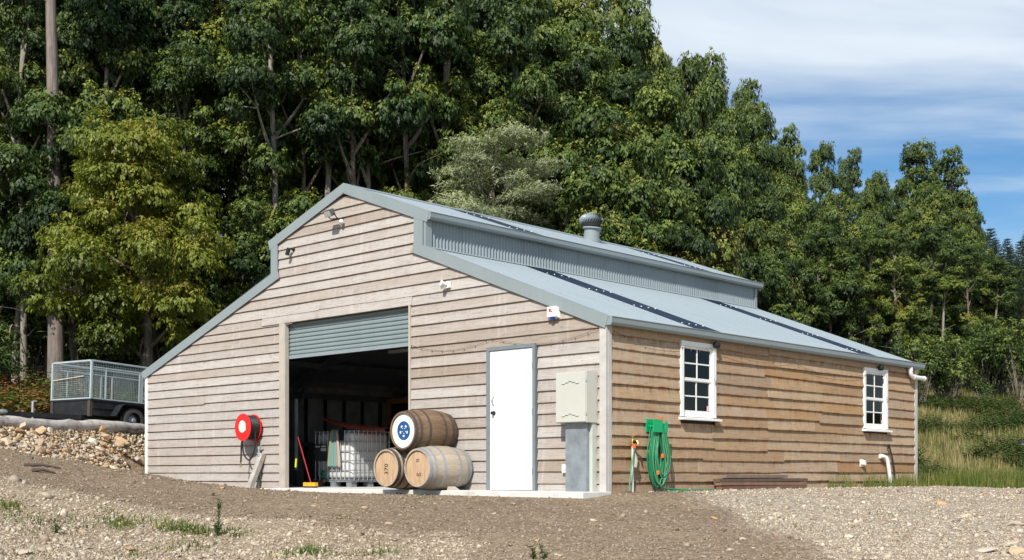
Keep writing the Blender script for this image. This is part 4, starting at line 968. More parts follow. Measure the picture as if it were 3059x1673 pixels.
# small angular stones as one mesh (octahedra pulled out of shape)
OCT_V = np.array([(1,0,0),(-1,0,0),(0,1,0),(0,-1,0),(0,0,1),(0,0,-1)], float)
OCT_F = np.array([(0,2,4),(2,1,4),(1,3,4),(3,0,4),(2,0,5),(1,2,5),(3,1,5),(0,3,5)])
def stones_np(name, X, Y, size, tint, mat, rng, flat=.6, sink=.2):
    n = len(X); Z = ground(X, Y)
    V = OCT_V[None]*np.ones((n, 1, 1)); V = V*(1+rng.uniform(-.35, .35, (n, 6, 1)))+rng.uniform(-.22, .22, (n, 6, 3))
    V *= np.stack([rng.uniform(.8, 1.5, n), rng.uniform(.7, 1.1, n), rng.uniform(.35, 1., n)*flat/.6], -1)[:, None]
    a = rng.uniform(0, 6.283, n); b = rng.uniform(-.5, .5, n)
    ca, sa, cb, sb = np.cos(a)[:, None], np.sin(a)[:, None], np.cos(b)[:, None], np.sin(b)[:, None]
    x, y, z = V[..., 0], V[..., 1], V[..., 2]; x, z = x*cb+z*sb, -x*sb+z*cb; x, y = x*ca-y*sa, x*sa+y*ca
    V = np.stack([x, y, z], -1)*size[:, None, None]; V += np.stack([X, Y, Z+size*sink], -1)[:, None]
    F = (OCT_F[None]+6*np.arange(n)[:, None, None]).reshape(-1, 3)
    return np_mesh(name, V.reshape(-1, 3), F, mat, {'tint': ('FLOAT', np.repeat(tint, 6))})
rng = np.random.default_rng(5)
B = np.array([bank_pt(rgs) for _ in range(8500)])
o = link('small_rubble', stones_np('small_rubble', B[:, 0], B[:, 1], rng.uniform(.02, .058, len(B)), rng.uniform(0, 1, len(B)), M_rubbleT, rng), bank); tag(o, kind='stuff')
def log_mat():
    t = NT('weathered_log'); n = t.noise(t.coord('Object', (1, 1, 1)), 5, 6, .7); st = t.noise(t.coord('Object', (1.0, 14, 14)), 2.6, 6, .75, .9)
    c = t.ramp(st, [(.34, (.14, .12, .10)), (.45, (.42, .395, .37)), (.72, (.62, .60, .57))]); c = t.mix(t.ramp(n, [(.48, 0.), (.68, .75)]), c, (.15, .115, .085)); t.bump(t.math('ADD', st, n), .6, .02); return t.done(c, .85, Specular_IOR_Level=.2)
M_log = log_mat()
def log(name, p0, p1, r0, r1, label, seed=1):
    rg = random.Random(seed); p0, p1 = Vector(p0), Vector(p1); n = 26; L = (p1-p0).length
    o = thing(name, label, 'log', p0); o.rotation_euler = (p1-p0).to_track_quat('X', 'Z').to_euler()
    pts = [(L*i/n, .03*math.sin(i*.5+seed), .03*math.sin(i*.33+2)+.015*math.sin(i*1.7)) for i in range(n+1)]; rs = [(r0+(r1-r0)*i/n)*(1+rg.uniform(-.07, .07)) for i in range(n+1)]
    MB().tube(pts, rs, 14).build('trunk', M_log, o, 60); return o
l0 = Vector((LG0.x, LG0.y, gz(LG0.x, LG0.y)+.07)); l1 = Vector((LG1.x, LG1.y, gz(LG1.x, LG1.y)+.07))
log('weathered_log', l0, l1, .145, .12, 'long grey weathered log lying along the top of the stone bank')
bp = ground_hit(20, 1120, 18.); bp2 = ground_hit(70, 1133, 18.)
log('grey_branch', bp+Vector((-.3, -.3, .06)), bp2+Vector((.1, 0, .05)), .045, .02, 'short broken grey branch on the stones at the left edge', 4)
for k, (px, py, px2) in enumerate(((60, 1174, 150), (80, 1187, 140))):
    a = ground_hit(px, py, 15.); b = ground_hit(px2, py+6, 15.)
    o = MB().tube([a+Vector((0, 0, .02)), a.lerp(b, .5)+Vector((0, 0, .045)), b+Vector((0, 0, .015))], [.03, .022, .012], 6).build('bark_strip', pm('bark_litter', (.09, .065, .05), .9, .3, 9)); tag(o, ('longer' if k == 0 else 'shorter')+' dark bark strip lying on the dirt below the stone bank', 'bark')
# ------------------------------------------------------------------ dark hull poking in at the right edge
hx = at(2566, 1103, 19.0)
hu = thing('upturned_dinghy', 'dark blue-black rounded hull end poking in at the right picture edge', 'boat', (hx.x, hx.y, gz(hx.x, hx.y)), math.atan2(cR[1], cR[0])-.15)
V = []; n = 12; ms = 9; zc = hx.z-gz(hx.x, hx.y)
for i in range(n+1):
    t = i/n; hw = .08+.42*math.sin(min(1, t*1.2)*PI/2); ht = .05+.20*math.sin(min(1, t*1.6)*PI/2)
    for j in range(ms): a = PI*j/(ms-1); V.append((2.2*t, hw*math.cos(a), zc-.10+.05*t+ht*math.sin(a)*1.0))
fix_normals(MB().add(V, [(i*ms+j, i*ms+j+1, (i+1)*ms+j+1, (i+1)*ms+j) for i in range(n) for j in range(ms-1)]+[(i*ms, (i+1)*ms, (i+1)*ms+ms-1, i*ms+ms-1) for i in range(n)]+[tuple(range(ms)), tuple(n*ms+j for j in range(ms))]).build('hull', pm('navy_paint', (.012, .018, .028), .4), hu, 40))
for x in (.6, 1.8):
    for s_ in (-1, 1): MB().beam((x, s_*.05, zc-.09), (x, s_*.40, -.05), .05, .05, (1, 0, 0)).build('trestle_leg', M_post, hu)
# ------------------------------------------------------------------ loose gravel and stones
def scatter(n, dmin, dmax, rmin_, rmax_, power):
    u = rng.uniform(0, 1, n); q = 1-power; d = (dmin**q+u*(dmax**q-dmin**q))**(1/q); k = rng.uniform(rmin_, rmax_, n)*d
    return rd(k, d)
def clear_of_barn(x, y): return ~((x > -12.65) & (x < .06) & (y > -.70) & (y < 10.2)) & (bank_s(x, y) < .05)
X, Y = scatter(105000, 9.6, 27, -.47, .47, 3.2)
k = clear_of_barn(X, Y); X, Y = X[k], Y[k]
za_, zb_, zv_ = zones(X, Y); u = rng.uniform(0, 1, len(X))
keep = (zv_ < .4) & (rng.uniform(0, 1, len(X)) < .30+.70*np.maximum(za_, zb_*.55)); X, Y, za_, zb_, u = X[keep], Y[keep], za_[keep], zb_[keep], u[keep]
size = np.where(za_ > .5, rng.uniform(.010, .024, len(X)), rng.uniform(.008, .024, len(X)))*(1+1.3*(rng.uniform(0, 1, len(X)) > .965))
size = np.where(zb_ > .5, size*1.05*(1+1.0*(rng.uniform(0, 1, len(X)) > .97)), size)
size *= np.clip(.55+.03*to_rd(X, Y)[1], .8, 1.2)*.84
tint = np.where(za_ > .5, .20+.72*u, np.where(zb_ > .5, .22+.70*u, .05+.50*u**1.25))
o = link('loose_gravel', stones_np('loose_gravel', X, Y, size, tint, M_gravel, rng, .55, .1)); tag(o, 'loose pale and brown gravel covering the yard', 'gravel', kind='stuff')
rgr = random.Random(31)
fg_me = [stone_mesh('stone', 80+i, M_rubble, .5) for i in range(6)]
spots = [(2368, 1270, .11), (2430, 1302, .10), (2395, 1315, .09), (2560, 1322, .13), (2060, 1365, .06), (2135, 1352, .06), (1635, 1240, .06), (1845, 1236, .07), (1710, 1238, .05), (2110, 1240, .06), (2000, 1238, .05), (2180, 1240, .06), (2300, 1236, .05), (1610, 1236, .06), (1580, 1232, .07), (1550, 1234, .06), (1470, 1236, .05), (455, 1280, .05), (300, 1300, .04), (560, 1228, .05), (330, 1385, .07), (640, 1370, .07), (820, 1375, .08), (900, 1360, .06), (120, 1370, .06), (210, 1340, .06), (1290, 1270, .05), (1380, 1330, .04), (2540, 1370, .10), (2500, 1345, .08), (2470, 1390, .11), (2565, 1395, .14), (2220, 1300, .05), (1900, 1290, .05), (520, 1400, .08), (1130, 1345, .05), (1560, 1310, .05), (700, 1400, .07), (60, 1395, .08), (980, 1318, .06)]
for i in range(70): spots.append((rgr.uniform(0, 2576), rgr.uniform(1245, 1408), rgr.uniform(.03, .06)))
for i, (px, py, s_) in enumerate(spots):
    p = ground_hit(px, py, 9.)
    if not bool(clear_of_barn(p.x, p.y)): continue
    link('stone', fg_me[i % 6], ground_o, (p.x, p.y, p.z+s_*.12), (rgr.uniform(-.3, .3), rgr.uniform(-.3, .3), rgr.uniform(0, 6.28)), (s_*rgr.uniform(.8, 1.4), s_*rgr.uniform(.7, 1), s_*rgr.uniform(.6, 1)))
# ------------------------------------------------------------------ vegetation
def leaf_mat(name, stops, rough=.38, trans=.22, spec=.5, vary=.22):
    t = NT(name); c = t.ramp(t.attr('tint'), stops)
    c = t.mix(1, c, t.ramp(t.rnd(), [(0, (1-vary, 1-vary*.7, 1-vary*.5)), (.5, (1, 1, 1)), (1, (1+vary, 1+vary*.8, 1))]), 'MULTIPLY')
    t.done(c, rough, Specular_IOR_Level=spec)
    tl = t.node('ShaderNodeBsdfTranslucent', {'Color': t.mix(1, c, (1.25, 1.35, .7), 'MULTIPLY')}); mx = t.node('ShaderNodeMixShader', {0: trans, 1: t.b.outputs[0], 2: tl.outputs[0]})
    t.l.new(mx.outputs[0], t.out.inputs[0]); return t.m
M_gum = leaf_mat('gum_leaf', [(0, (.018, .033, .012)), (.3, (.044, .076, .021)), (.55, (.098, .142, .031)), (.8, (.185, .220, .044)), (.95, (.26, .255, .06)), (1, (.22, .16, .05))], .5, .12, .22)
M_olive = leaf_mat('olive_leaf', [(0, (.04, .058, .010)), (.35, (.125, .15, .020)), (.6, (.21, .235, .030)), (.85, (.31, .30, .04)), (1, (.32, .24, .05))], .45, .26, .3)
M_wat = leaf_mat('wattle_leaf', [(0, (.08, .105, .065)), (.45, (.20, .235, .14)), (1, (.42, .44, .24))], .6, .25, .3)
M_pine = leaf_mat('pine_needle', [(0, (.012, .026, .016)), (.5, (.026, .050, .026)), (1, (.055, .085, .04))], .6, .1, .3)
M_shrub = leaf_mat('shrub_leaf', [(0, (.020, .036, .012)), (.4, (.045, .075, .020)), (.75, (.085, .125, .032)), (1, (.14, .16, .05))], .5, .18, .2)
M_fern = leaf_mat('bracken_leaf', [(0, (.03, .055, .014)), (.45, (.075, .12, .026)), (.58, (.11, .13, .035)), (.66, (.15, .085, .035)), (1, (.27, .145, .06))], .6, .2, .3)
M_grass = leaf_mat('grass_blade', [(0, (.045, .085, .015)), (.3, (.10, .15, .025)), (.5, (.20, .19, .05)), (.7, (.36, .28, .14)), (1, (.48, .38, .22))], .6, .25, .3, .05)
def bark_mat(name, a, b, c_, redd):
    t = NT(name); co = t.coord('Object', (7, 7, .55)); n = t.noise(co, 2.2, 6, .7, .6); n2 = t.noise(t.coord('Object', (1, 1, .35)), 1.1, 5, .65)
    c = t.ramp(n, [(.28, a), (.5, b), (.72, c_)]); c = t.mix(t.ramp(n2, [(.5, 0.), (.62, .8)]), c, redd); t.bump(n, .8, .03); return t.done(c, .85, Specular_IOR_Level=.2)
M_bark = bark_mat('gum_bark', (.06, .048, .040), (.15, .125, .10), (.30, .27, .235), (.10, .062, .045))
M_barkp = bark_mat('pale_gum_bark', (.10, .085, .07), (.24, .215, .18), (.42, .39, .34), (.12, .08, .06))
M_barkr = bark_mat('pink_grey_bark', (.085, .07, .06), (.19, .16, .14), (.30, .265, .235), (.13, .09, .075))
M_twig = pm('dead_twig', (.30, .27, .24), .85, .25, 6)

def nrm(v): return v/np.maximum(np.linalg.norm(v, axis=-1, keepdims=True), 1e-9)
def leaves(P, A, N, l, w):
    A = nrm(A); B = nrm(np.cross(A, N)); n = len(P); l = np.broadcast_to(l, (n,))[:, None]; w = np.broadcast_to(w, (n,))[:, None]
    Nn = np.cross(B, A)
    V = np.stack([P, P+A*l*.45+B*w*.5+Nn*l*.04, P+A*l-Nn*l*.06, P+A*l*.45-B*w*.5+Nn*l*.04], 1)
    F = np.arange(4*n).reshape(n, 4); return V.reshape(-1, 3), F
def clumps(centers, radii, dens, rg, l, w, droop=1.15, flat=1.05, tbase=None, tspread=.16, ttop=.36, zmin=-.28, spray=7, hang=1., nrand=.26):
    Ps, As, Ns, Ts, Ls = [], [], [], [], []
    for i, (c, r) in enumerate(zip(centers, radii)):
        n = int(dens*r*r)
        ks = spray; m_ = max(3, n//ks)              # twigs ending in hanging sprays of leaves
        z = 1-(1-zmin)*rg.uniform(0, 1, m_)**1.15; ph = rg.uniform(0, 6.283, m_); q = np.sqrt(np.maximum(0, 1-z*z)); D0 = np.stack([q*np.cos(ph), q*np.sin(ph), z], -1)
        lump = 1+.30*np.sin(D0[:, 0]*4+i)*np.cos(D0[:, 1]*5+i*2)+.2*np.sin(D0[:, 2]*6+i*3)+.07*rg.normal(0, 1, m_)
        rad0 = r*lump*(1-.40*rg.uniform(0, 1, m_)**2.6)
        D_ = np.repeat(D0, ks, 0); n = m_*ks; tt = np.tile(np.linspace(0, 1, ks), m_)
        sp_ = nrm(D0*.6+np.array([0, 0, -droop])+rg.normal(0, .35, (m_, 3)))*(rg.uniform(.06, .22, m_)*hang)[:, None]
        P = c+np.repeat(D0*rad0[:, None]*np.array([1, 1, flat]), ks, 0)+np.repeat(sp_, ks, 0)*tt[:, None]+rg.normal(0, .035, (n, 3))
        R_ = rg.normal(0, 1, (n, 3)); R2 = rg.normal(0, 1, (n, 3))
        N_ = nrm(D_*.8+np.array([0, 0, .15])+R_*nrand); dn = D_*.25+np.array([0, 0, -droop])+R2*.4; Ps.append(P); Ns.append(N_); As.append(nrm(dn-N_*(dn*N_).sum(-1, keepdims=True)*.8))
        tb_ = rg.uniform(.25, .55) if tbase is None else tbase[i]
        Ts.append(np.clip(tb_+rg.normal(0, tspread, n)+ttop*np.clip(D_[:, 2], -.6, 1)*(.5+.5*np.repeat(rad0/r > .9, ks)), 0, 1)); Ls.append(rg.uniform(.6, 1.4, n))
    P, A, N, T, L = map(np.concatenate, (Ps, As, Ns, Ts, Ls))
    V, F = leaves(P, A, N, l*L, w*L); return V, F, np.repeat(T, 4)
def trunk_mb(path, rads, n=9): return MB().tube(path, rads, n)
def sway(rg, H, amt, n=14, lean=(0, 0)):
    ph = rg.uniform(0, 6.28, 4); return [Vector((amt*(math.sin(i/n*3+ph[0])+.4*math.sin(i/n*8+ph[1])-math.sin(ph[0])-.4*math.sin(ph[1]))+lean[0]*i/n, amt*(math.sin(i/n*2.6+ph[2])-math.sin(ph[2]))+lean[1]*i/n, -1.2+(H+1.2)*i/n)) for i in range(n+1)]
def along(path, z):
    for a, b in zip(path, path[1:]):
        if b.z >= z: t = (z-a.z)/max(1e-6, b.z-a.z); return a.lerp(b, t)
    return path[-1]
def gum(seed, H=18., cs=.28, R=3.3, branches=12, per=7, cr=(.5, 1.0), dens=2700, l=.155, w=.074, mat=None, bark=None, top=.93, lean=(0, 0), r0=.24, tb=(.06, .50), taper=.7, sep=.66):
    rg = np.random.default_rng(seed); path = sway(rg, H*top, .22, 14, lean)
    m = trunk_mb(path, [r0*(1.25 if i == 0 else 1)*(1-taper*i/14)+.02 for i in range(15)])
    C, Rd, Tb = [], [], []
    for b in range(branches):
        u = cs+(1-cs)*((b+.6)/branches); t = (u-cs)/(1-cs)
        prof = R*(math.sin(PI*min(1, .16+t*.80)))**.75*(1-.25*t)
        a = b*2.4+rg.uniform(-.5, .5); rr = prof*rg.uniform(.55, 1.0)
        if b >= branches-2: rr *= .35
        base = along(path, max(.15*H, (u-.14)*H)); tip = along(path, min(u*H, H*.9))+Vector((rr*math.cos(a), rr*math.sin(a), .25*rr)); tip.z = u*H*.96
        midp = base.lerp(tip, .5)+Vector((0, 0, -.15*rr)); bp_ = [base, base.lerp(midp, .6), midp.lerp(tip, .35), tip]
        m.tube(arc(bp_, 3), [.085-.007*k for k in range(10)], 5, False)
        tbb = rg.uniform(*tb); k_ = max(3, int(per*rg.uniform(.7, 1.3)))
        for k in range(k_):
            r_ = cr[0]*.75+(cr[1]*1.15-cr[0]*.75)*rg.uniform(0, 1)**1.4
            for tr in range(12):
                off = nrm(rg.normal(0, 1, 3))*rg.uniform(.3, 1.)**.6*np.array([1.55, 1.55, 1.5])*(.55+.25*prof/3.3*2)*(1+.05*tr)
                c = np.array(tip)+off*.8
                if all(np.linalg.norm((c-c2)*np.array([1, 1, .85])) > sep*(r_+r2) for c2, r2 in zip(C, Rd)): break
            else: continue
            C.append(c); Rd.append(r_); Tb.append(np.clip(tbb+rg.normal(0, .10), 0, 1))
            m.tube([tip.lerp(base, .15), tip.lerp(Vector(c), .55)+Vector((0, 0, -.05)), Vector(c)], [.035, .022, .01], 4, False)
    # dead twigs on the lower trunk
    for k in range(5):
        z = H*rg.uniform(.12, cs+.2); a = rg.uniform(0, 6.28); b0 = along(path, z); L = rg.uniform(.8, 2.2)
        m.tube(arc([b0, b0+Vector((math.cos(a)*L*.5, math.sin(a)*L*.5, rg.uniform(.1, .6))), b0+Vector((math.cos(a+.3)*L, math.sin(a+.3)*L, rg.uniform(-.1, 1.1)))], 3), [.04-.005*k2 for k2 in range(7)], 4, False)
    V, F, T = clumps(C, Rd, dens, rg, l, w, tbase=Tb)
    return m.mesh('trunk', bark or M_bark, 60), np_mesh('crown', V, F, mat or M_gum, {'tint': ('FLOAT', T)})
TREES = 0
def put_tree(name, meshes, x, y, label, sc=(1, 1, 1), rz=0, group=None, cat='tree', dz=-.1, parts=('trunk', 'crown')):
    o = thing(name, label, cat, (x, y, gz(x, y)+dz), rz, group); o.scale = sc
    for nm, me in zip(parts, meshes): link(nm, me, o)
    return o
def put_px(name, meshes, Hm, px, ytop, d, label, ws=1., rz=None, group=None, rg=random):
    p = at(px, ytop, d); h = p.z-gz(p.x, p.y); s_ = h/Hm; sx = s_**.75*ws
    return put_tree(name, meshes, p.x, p.y, label, (sx, sx, s_), rg.uniform(0, 6.28) if rz is None else rz, group)
GUM = [gum(1, cs=.3), gum(2, cs=.45, R=2.9, branches=10), gum(3, cs=.42, R=3.4, branches=11), gum(6, cs=.52, R=2.6, branches=8, bark=M_barkp)]
GMED = [gum(13, H=11, cs=.30, R=2.3, branches=9, per=5, cr=(.42, .8), r0=.13), gum(14, H=11, cs=.40, R=2.1, branches=8, per=5, cr=(.45, .85), r0=.12, bark=M_barkp), gum(15, H=11, cs=.34, R=2.5, branches=9, per=5, cr=(.42, .8), r0=.13)]
GSKY = [gum(11, H=13, cs=.42, R=2.3, branches=9, per=5, cr=(.4, .8), r0=.14), gum(12, H=13, cs=.36, R=2.6, branches=11, per=5, cr=(.4, .8), r0=.15)]
rt = random.Random(4)
# --- named trees at the left
p = at(141, 915, 36.3); tall = gum(21, H=24, cs=.66, R=3.4, branches=6, per=5, r0=.26, bark=M_barkr, taper=.85)
put_tree('tall_gum_tree', tall, p.x, p.y, 'tall gum with thick pinkish-grey trunk rising behind the trailer', rz=2.7)
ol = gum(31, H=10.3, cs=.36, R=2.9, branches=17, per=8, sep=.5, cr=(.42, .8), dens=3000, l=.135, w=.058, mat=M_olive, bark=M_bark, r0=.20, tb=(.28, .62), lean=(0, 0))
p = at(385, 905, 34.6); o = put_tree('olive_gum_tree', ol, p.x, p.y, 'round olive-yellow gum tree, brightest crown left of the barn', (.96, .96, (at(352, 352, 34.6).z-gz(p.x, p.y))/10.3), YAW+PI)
# silver wattle
def wattle(seed):
    rg = np.random.default_rng(seed); path = sway(rg, 9, .15); m = trunk_mb(path, [.13*(1-.75*i/14)+.012 for i in range(15)]); C, Rd, Tb = [], [], []
    for b in range(19):
        u = .40+.58*(b+.5)/19; a = b*2.4; rr = (2.7*(1-u)+.45)*rg.uniform(.65, 1.15); base = along(path, (u-.1)*9); tip = Vector((rr*math.cos(a), rr*math.sin(a), u*9.2)); m.tube([base, base.lerp(tip, .5)+Vector((0, 0, -.1)), tip], [.04, .025, .012], 4, False)
        for k in range(4):
            C.append(np.array(tip)+rg.normal(0, 1, 3)*np.array([.42, .42, .12])); Rd.append(rg.uniform(.28, .62)); Tb.append(.20+.35*u+rg.normal(0, .1))
    V, F, T = clumps(C, Rd, 2900, rg, .12, .026, droop=-.1, flat=.45, tbase=Tb, ttop=.5, zmin=-.1, spray=5, hang=.45); return m.mesh('trunk', M_bark, 60), np_mesh('crown', V, F, M_wat, {'tint': ('FLOAT', T)})
put_px('silver_wattle', wattle(3), 9.3, 1235, 322, 37.5, 'feathery pale grey-green wattle just behind the barn ridge', 1.15, .3)
put_px('pale_trunk_gum', gum(22, H=20, cs=.58, R=3.2, branches=8, per=5, r0=.21, bark=M_barkp, taper=.5), 20, 978, -150, 40.5, 'slender gum with bare white trunk rising above the barn peak', 1., .4)
put_px('pale_trunk_gum', gum(24, H=16, cs=.62, R=2.2, branches=6, per=4, r0=.20, bark=M_bark, taper=.5), 16, 884, 120, 39.5, 'gum with ragged grey trunk directly behind the barn peak', 1., 2.4)
put_px('pale_trunk_gum', GUM[3], 18, 287, -120, 40.5, 'gum with grey trunk showing above the olive crown', 1., 1.9)
# --- forest rows: (photo x, photo y of the top, metres away, kind)
G1 = 'tall gum trees filling the hillside behind the barn'
ordn = ['first', 'second', 'third', 'fourth', 'fifth', 'sixth', 'seventh', 'eighth', 'ninth', 'tenth', 'eleventh', 'twelfth', 'thirteenth', 'fourteenth', 'fifteenth', 'sixteenth', 'seventeenth', 'eighteenth', 'nineteenth', 'twentieth', 'twenty-first', 'twenty-second', 'twenty-third', 'twenty-fourth', 'twenty-fifth', 'twenty-sixth']
back = [(x, rt.uniform(-260, -120), rt.uniform(47, 55)) for x in range(-160, 1380, 92)]
mid = sorted([(20, -40, 42), (215, 40, 41), (430, -60, 42.5), (600, -25, 40.5), (735, 120, 41), (845, -60, 43), (1090, -90, 43), (1180, 60, 42), (1290, -60, 46), (1360, 20, 47), (1400, -60, 50), (1462, -25, 52), (1310, 190, 43.5), (1400, 160, 45), (1490, 130, 47.5)])
low = sorted([(40, 330, 38.5), (205, 232, 37), (660, 530, 36.5), (720, 520, 37), (1010, 385, 39.5), (1090, 300, 41), (930, 480, 38), (1400, 400, 41), (1500, 330, 42.5), (1600, 270, 45), (1440, 480, 39.5), (1560, 440, 41), (1660, 360, 45), (1740, 440, 46), (1650, 500, 42), (-60, 200, 39)])
sky_ = [(1572, -10, 55), (1660, 128, 60), (1722, 195, 60), (1798, 152, 65), (1868, 232, 68), (1925, 268, 70), (1988, 345, 74), (2066, 370, 80), (2140, 398, 82), (2205, 440, 84), (2262, 470, 78), (2322, 368, 79), (2390, 398, 80), (2436, 500, 82)]
edge = sorted([(2350, 640, 62), (2420, 610, 64), (2480, 660, 66), (2300, 720, 58), (2240, 700, 57), (2160, 690, 55), (2520, 720, 70), (2400, 740, 61), (2090, 640, 54), (2000, 620, 52), (2455, 690, 66), (2500, 790, 62), (2450, 800, 60)])
tier = ['top', 'second', 'third', 'lowest']
for i, (x, y, d) in enumerate(back): put_px('gum_tree', GUM[i % 4], 18, x, y, d, f'dark tall gum at the very back of the forest, {ordn[i]} from the left', 1.15, None, 'back row gums', rt)
for i, (x, y, d) in enumerate(mid): put_px('gum_tree', GUM[(i*3+1) % 4], 18, x, y, d, f'tall green gum in the middle row of the forest, {ordn[i]} from the left', 1.0, None, G1, rt)
for i, (x, y, d) in enumerate(low): put_px('gum_tree', GMED[i % 3], 11, x, y, d, f'shorter bushy gum at the forest edge close behind the barn, {ordn[i]} from the left', 1.1, None, 'forest edge gums', rt)
for i, (x, y, d) in enumerate(sky_): put_px('gum_tree', GSKY[i % 2], 13, x, y, d, f'gum tree breaking the skyline, {ordn[i]} from the left as the ridge drops', .62 if i not in (11, 12) else .85, None, 'skyline gums', rt)
for i, x0_ in enumerate(range(1640, 2480, 62)):
    ysk = np.interp(x0_, [1600, 1800, 1950, 2100, 2250, 2340, 2460], [20, 190, 320, 420, 450, 400, 520]); dsk = np.interp(x0_, [1600, 1800, 2000, 2300, 2460], [54, 63, 72, 76, 78])
    for k in range(4):
        x, y, d = x0_+rt.uniform(-18, 18)+(31 if k % 2 else 0), ysk+60+k*92+rt.uniform(-35, 35), dsk-3.2-k*4.2+rt.uniform(-1, 1)
        put_px('gum_tree', GMED[(i+2*k) % 3] if k else GSKY[i % 2], 11 if k else 13, x, y, d, f'dense gum on the right-hand slope, {ordn[i]} from the left, {tier[k]} tier', rt.uniform(.8, 1.0)*(.72 if k == 0 else .9 if k == 1 else 1), None, 'gums on the right-hand slope', rt)
SLIM = [gum(61, H=16, cs=.66, R=1.7, branches=7, per=4, cr=(.35, .7), r0=.12, bark=M_barkp, taper=.6), gum(62, H=16, cs=.60, R=1.9, branches=7, per=4, cr=(.35, .7), r0=.10, bark=M_bark, taper=.6)]
slim = [(62, -60, 37.5), (118, 30, 39.5), (246, -90, 38.5), (470, 60, 39), (700, -40, 37.6), (765, 40, 38.6), (815, -80, 38), (905, -60, 37.5), (935, 80, 39), (1045, -100, 38.5), (1130, -40, 39.5), (1270, 10, 41)]
for i, (x, y, d) in enumerate(slim): put_px('slender_gum_tree', SLIM[i % 2], 16, x, y, d, f'slender gum with bare pole-like trunk at the forest front, {ordn[i]} from the left', 1., None, 'slender gums at the forest front', rt)
slim2 = [(2050, 560, 53.5), (2140, 590, 54), (2190, 560, 55), (2262, 580, 56), (2335, 560, 58), (2372, 600, 57), (2440, 600, 60), (2500, 640, 63)]
for i, (x, y, d) in enumerate(slim2): put_px('slender_gum_tree', SLIM[(i+1) % 2], 16, x, y, d, f'slender pale-stemmed gum at the foot of the right slope, {ordn[i]} from the left', 1.1, None, 'slender gums on the right', rt)
for i, (x, y, d) in enumerate(edge): put_px('gum_tree', GMED[(i*2+1) % 3], 11, x, y, d, f'thin-trunked gum along the right forest edge, {ordn[i]} from the left', .95, None, 'gums above the fern slope', rt)
# --- pines at the far right
def pine(seed):
    rg = np.random.default_rng(seed); H = 16; path = sway(rg, H, .05); m = trunk_mb(path, [.16*(1-.93*i/14)+.01 for i in range(15)]); P, A, N, T = [], [], [], []
    z = 2.0
    while z < H-.2:
        t = z/H; L = 2.5*(1-t)**.85+.12
        for a in rg.uniform(0, 6.28)+np.arange(6)*1.047+rg.normal(0, .15, 6):
            ll = L*rg.uniform(.7, 1.1); d = np.array([math.cos(a), math.sin(a), .35+.3*t]); b = np.array(along(path, z)); m.tube([Vector(b), Vector(b+d*ll)], [.02, .006], 3, False)
            n = int(34*ll)+8; s_ = rg.uniform(.12, 1, n); P.append(b+d*(s_*ll)[:, None]+rg.normal(0, .05, (n, 3))); A.append(d*.5+rg.normal(0, .6, (n, 3))+np.array([0, 0, .25])); N.append(rg.normal(0, 1, (n, 3))); T.append(np.clip(.35+.35*s_+rg.normal(0, .15, n), 0, 1))
        z += rg.uniform(.38, .55)
    P, A, N, T = map(np.concatenate, (P, A, N, T)); V, F = leaves(P, A, N, .26, .055); return m.mesh('trunk', M_bark, 60), np_mesh('crown', V, F, M_pine, {'tint': ('FLOAT', np.repeat(T, 4))})
PIN = [pine(1), pine(2)]
pn = [(2492, 568, 92), (2532, 596, 94), (2566, 600, 90), (2512, 640, 86), (2550, 660, 84), (2590, 620, 88), (2575, 690, 80), (2470, 620, 98), (2620, 640, 92), (2530, 735, 78), (2600, 730, 80), (2455, 660, 88), (2480, 700, 82), (2500, 600, 95), (2545, 620, 97), (2585, 575, 96), (2475, 655, 70), (2515, 640, 73), (2552, 655, 70), (2592, 640, 72), (2535, 700, 67), (2575, 720, 66)]
for i, (x, y, d) in enumerate(sorted(pn)): put_px('pine_tree', PIN[i % 2], 16, x, y, d, f'dark slender pine at the far right end of the forest, {ordn[i]} from the left', 1.6, None, 'pines at the right edge', rt)
# --- shrubs
def shrub(seed, R=1.0, H=1.6, mat=None, dens=1500, l=.11, w=.05):
    rg = np.random.default_rng(seed); m = MB(); C, Rd = [], []
    for k in range(9):
        a = rg.uniform(0, 6.28); r = R*rg.uniform(.1, .75); c = np.array([r*math.cos(a), r*math.sin(a), H*rg.uniform(.35, .85)]); m.tube([(0, 0, -.1), Vector(c*.5+np.array([0, 0, .1])), Vector(c)], [.03, .02, .008], 4, False); C.append(c); Rd.append(R*rg.uniform(.3, .5))
    V, F, T = clumps(C, Rd, dens, rg, l, w, droop=.2); return m.mesh('stems', M_bark, 60), np_mesh('foliage', V, F, mat or M_shrub, {'tint': ('FLOAT', T)})
SHR = [shrub(1), shrub(2, 1.1, 2.2), shrub(3, .8, 1.4), shrub(4, 1.2, 2.6, M_gum, 1300, .13, .05)]
def put_shrub(i, px, ybase_, d, s_, label, group):
    p = at(px, 900, d); put_tree('understory_shrub', SHR[i % 4], p.x, p.y, label, (s_, s_, s_*rt.uniform(.85, 1.3)), rt.uniform(0, 6.28), group, 'shrub', -.05, ('stems', 'foliage'))
for i, x in enumerate(sorted(rt.uniform(-60, 480) for _ in range(24))): put_shrub(i, x, 0, rt.uniform(38., 43) if -25 < x < 420 else rt.uniform(34.5, 40), rt.uniform(1., 2.1), f'dark leafy shrub in the undergrowth behind the trailer, {ordn[i]} from the left', 'undergrowth shrubs behind the trailer')
for i in range(18): put_shrub(i, 2270+i*19+rt.uniform(-8, 8), 0, rt.uniform(47, 56), rt.uniform(.8, 1.35), f'fresh green shrub along the foot of the right-hand forest, {ordn[i]} from the left', 'shrubs at the foot of the forest')
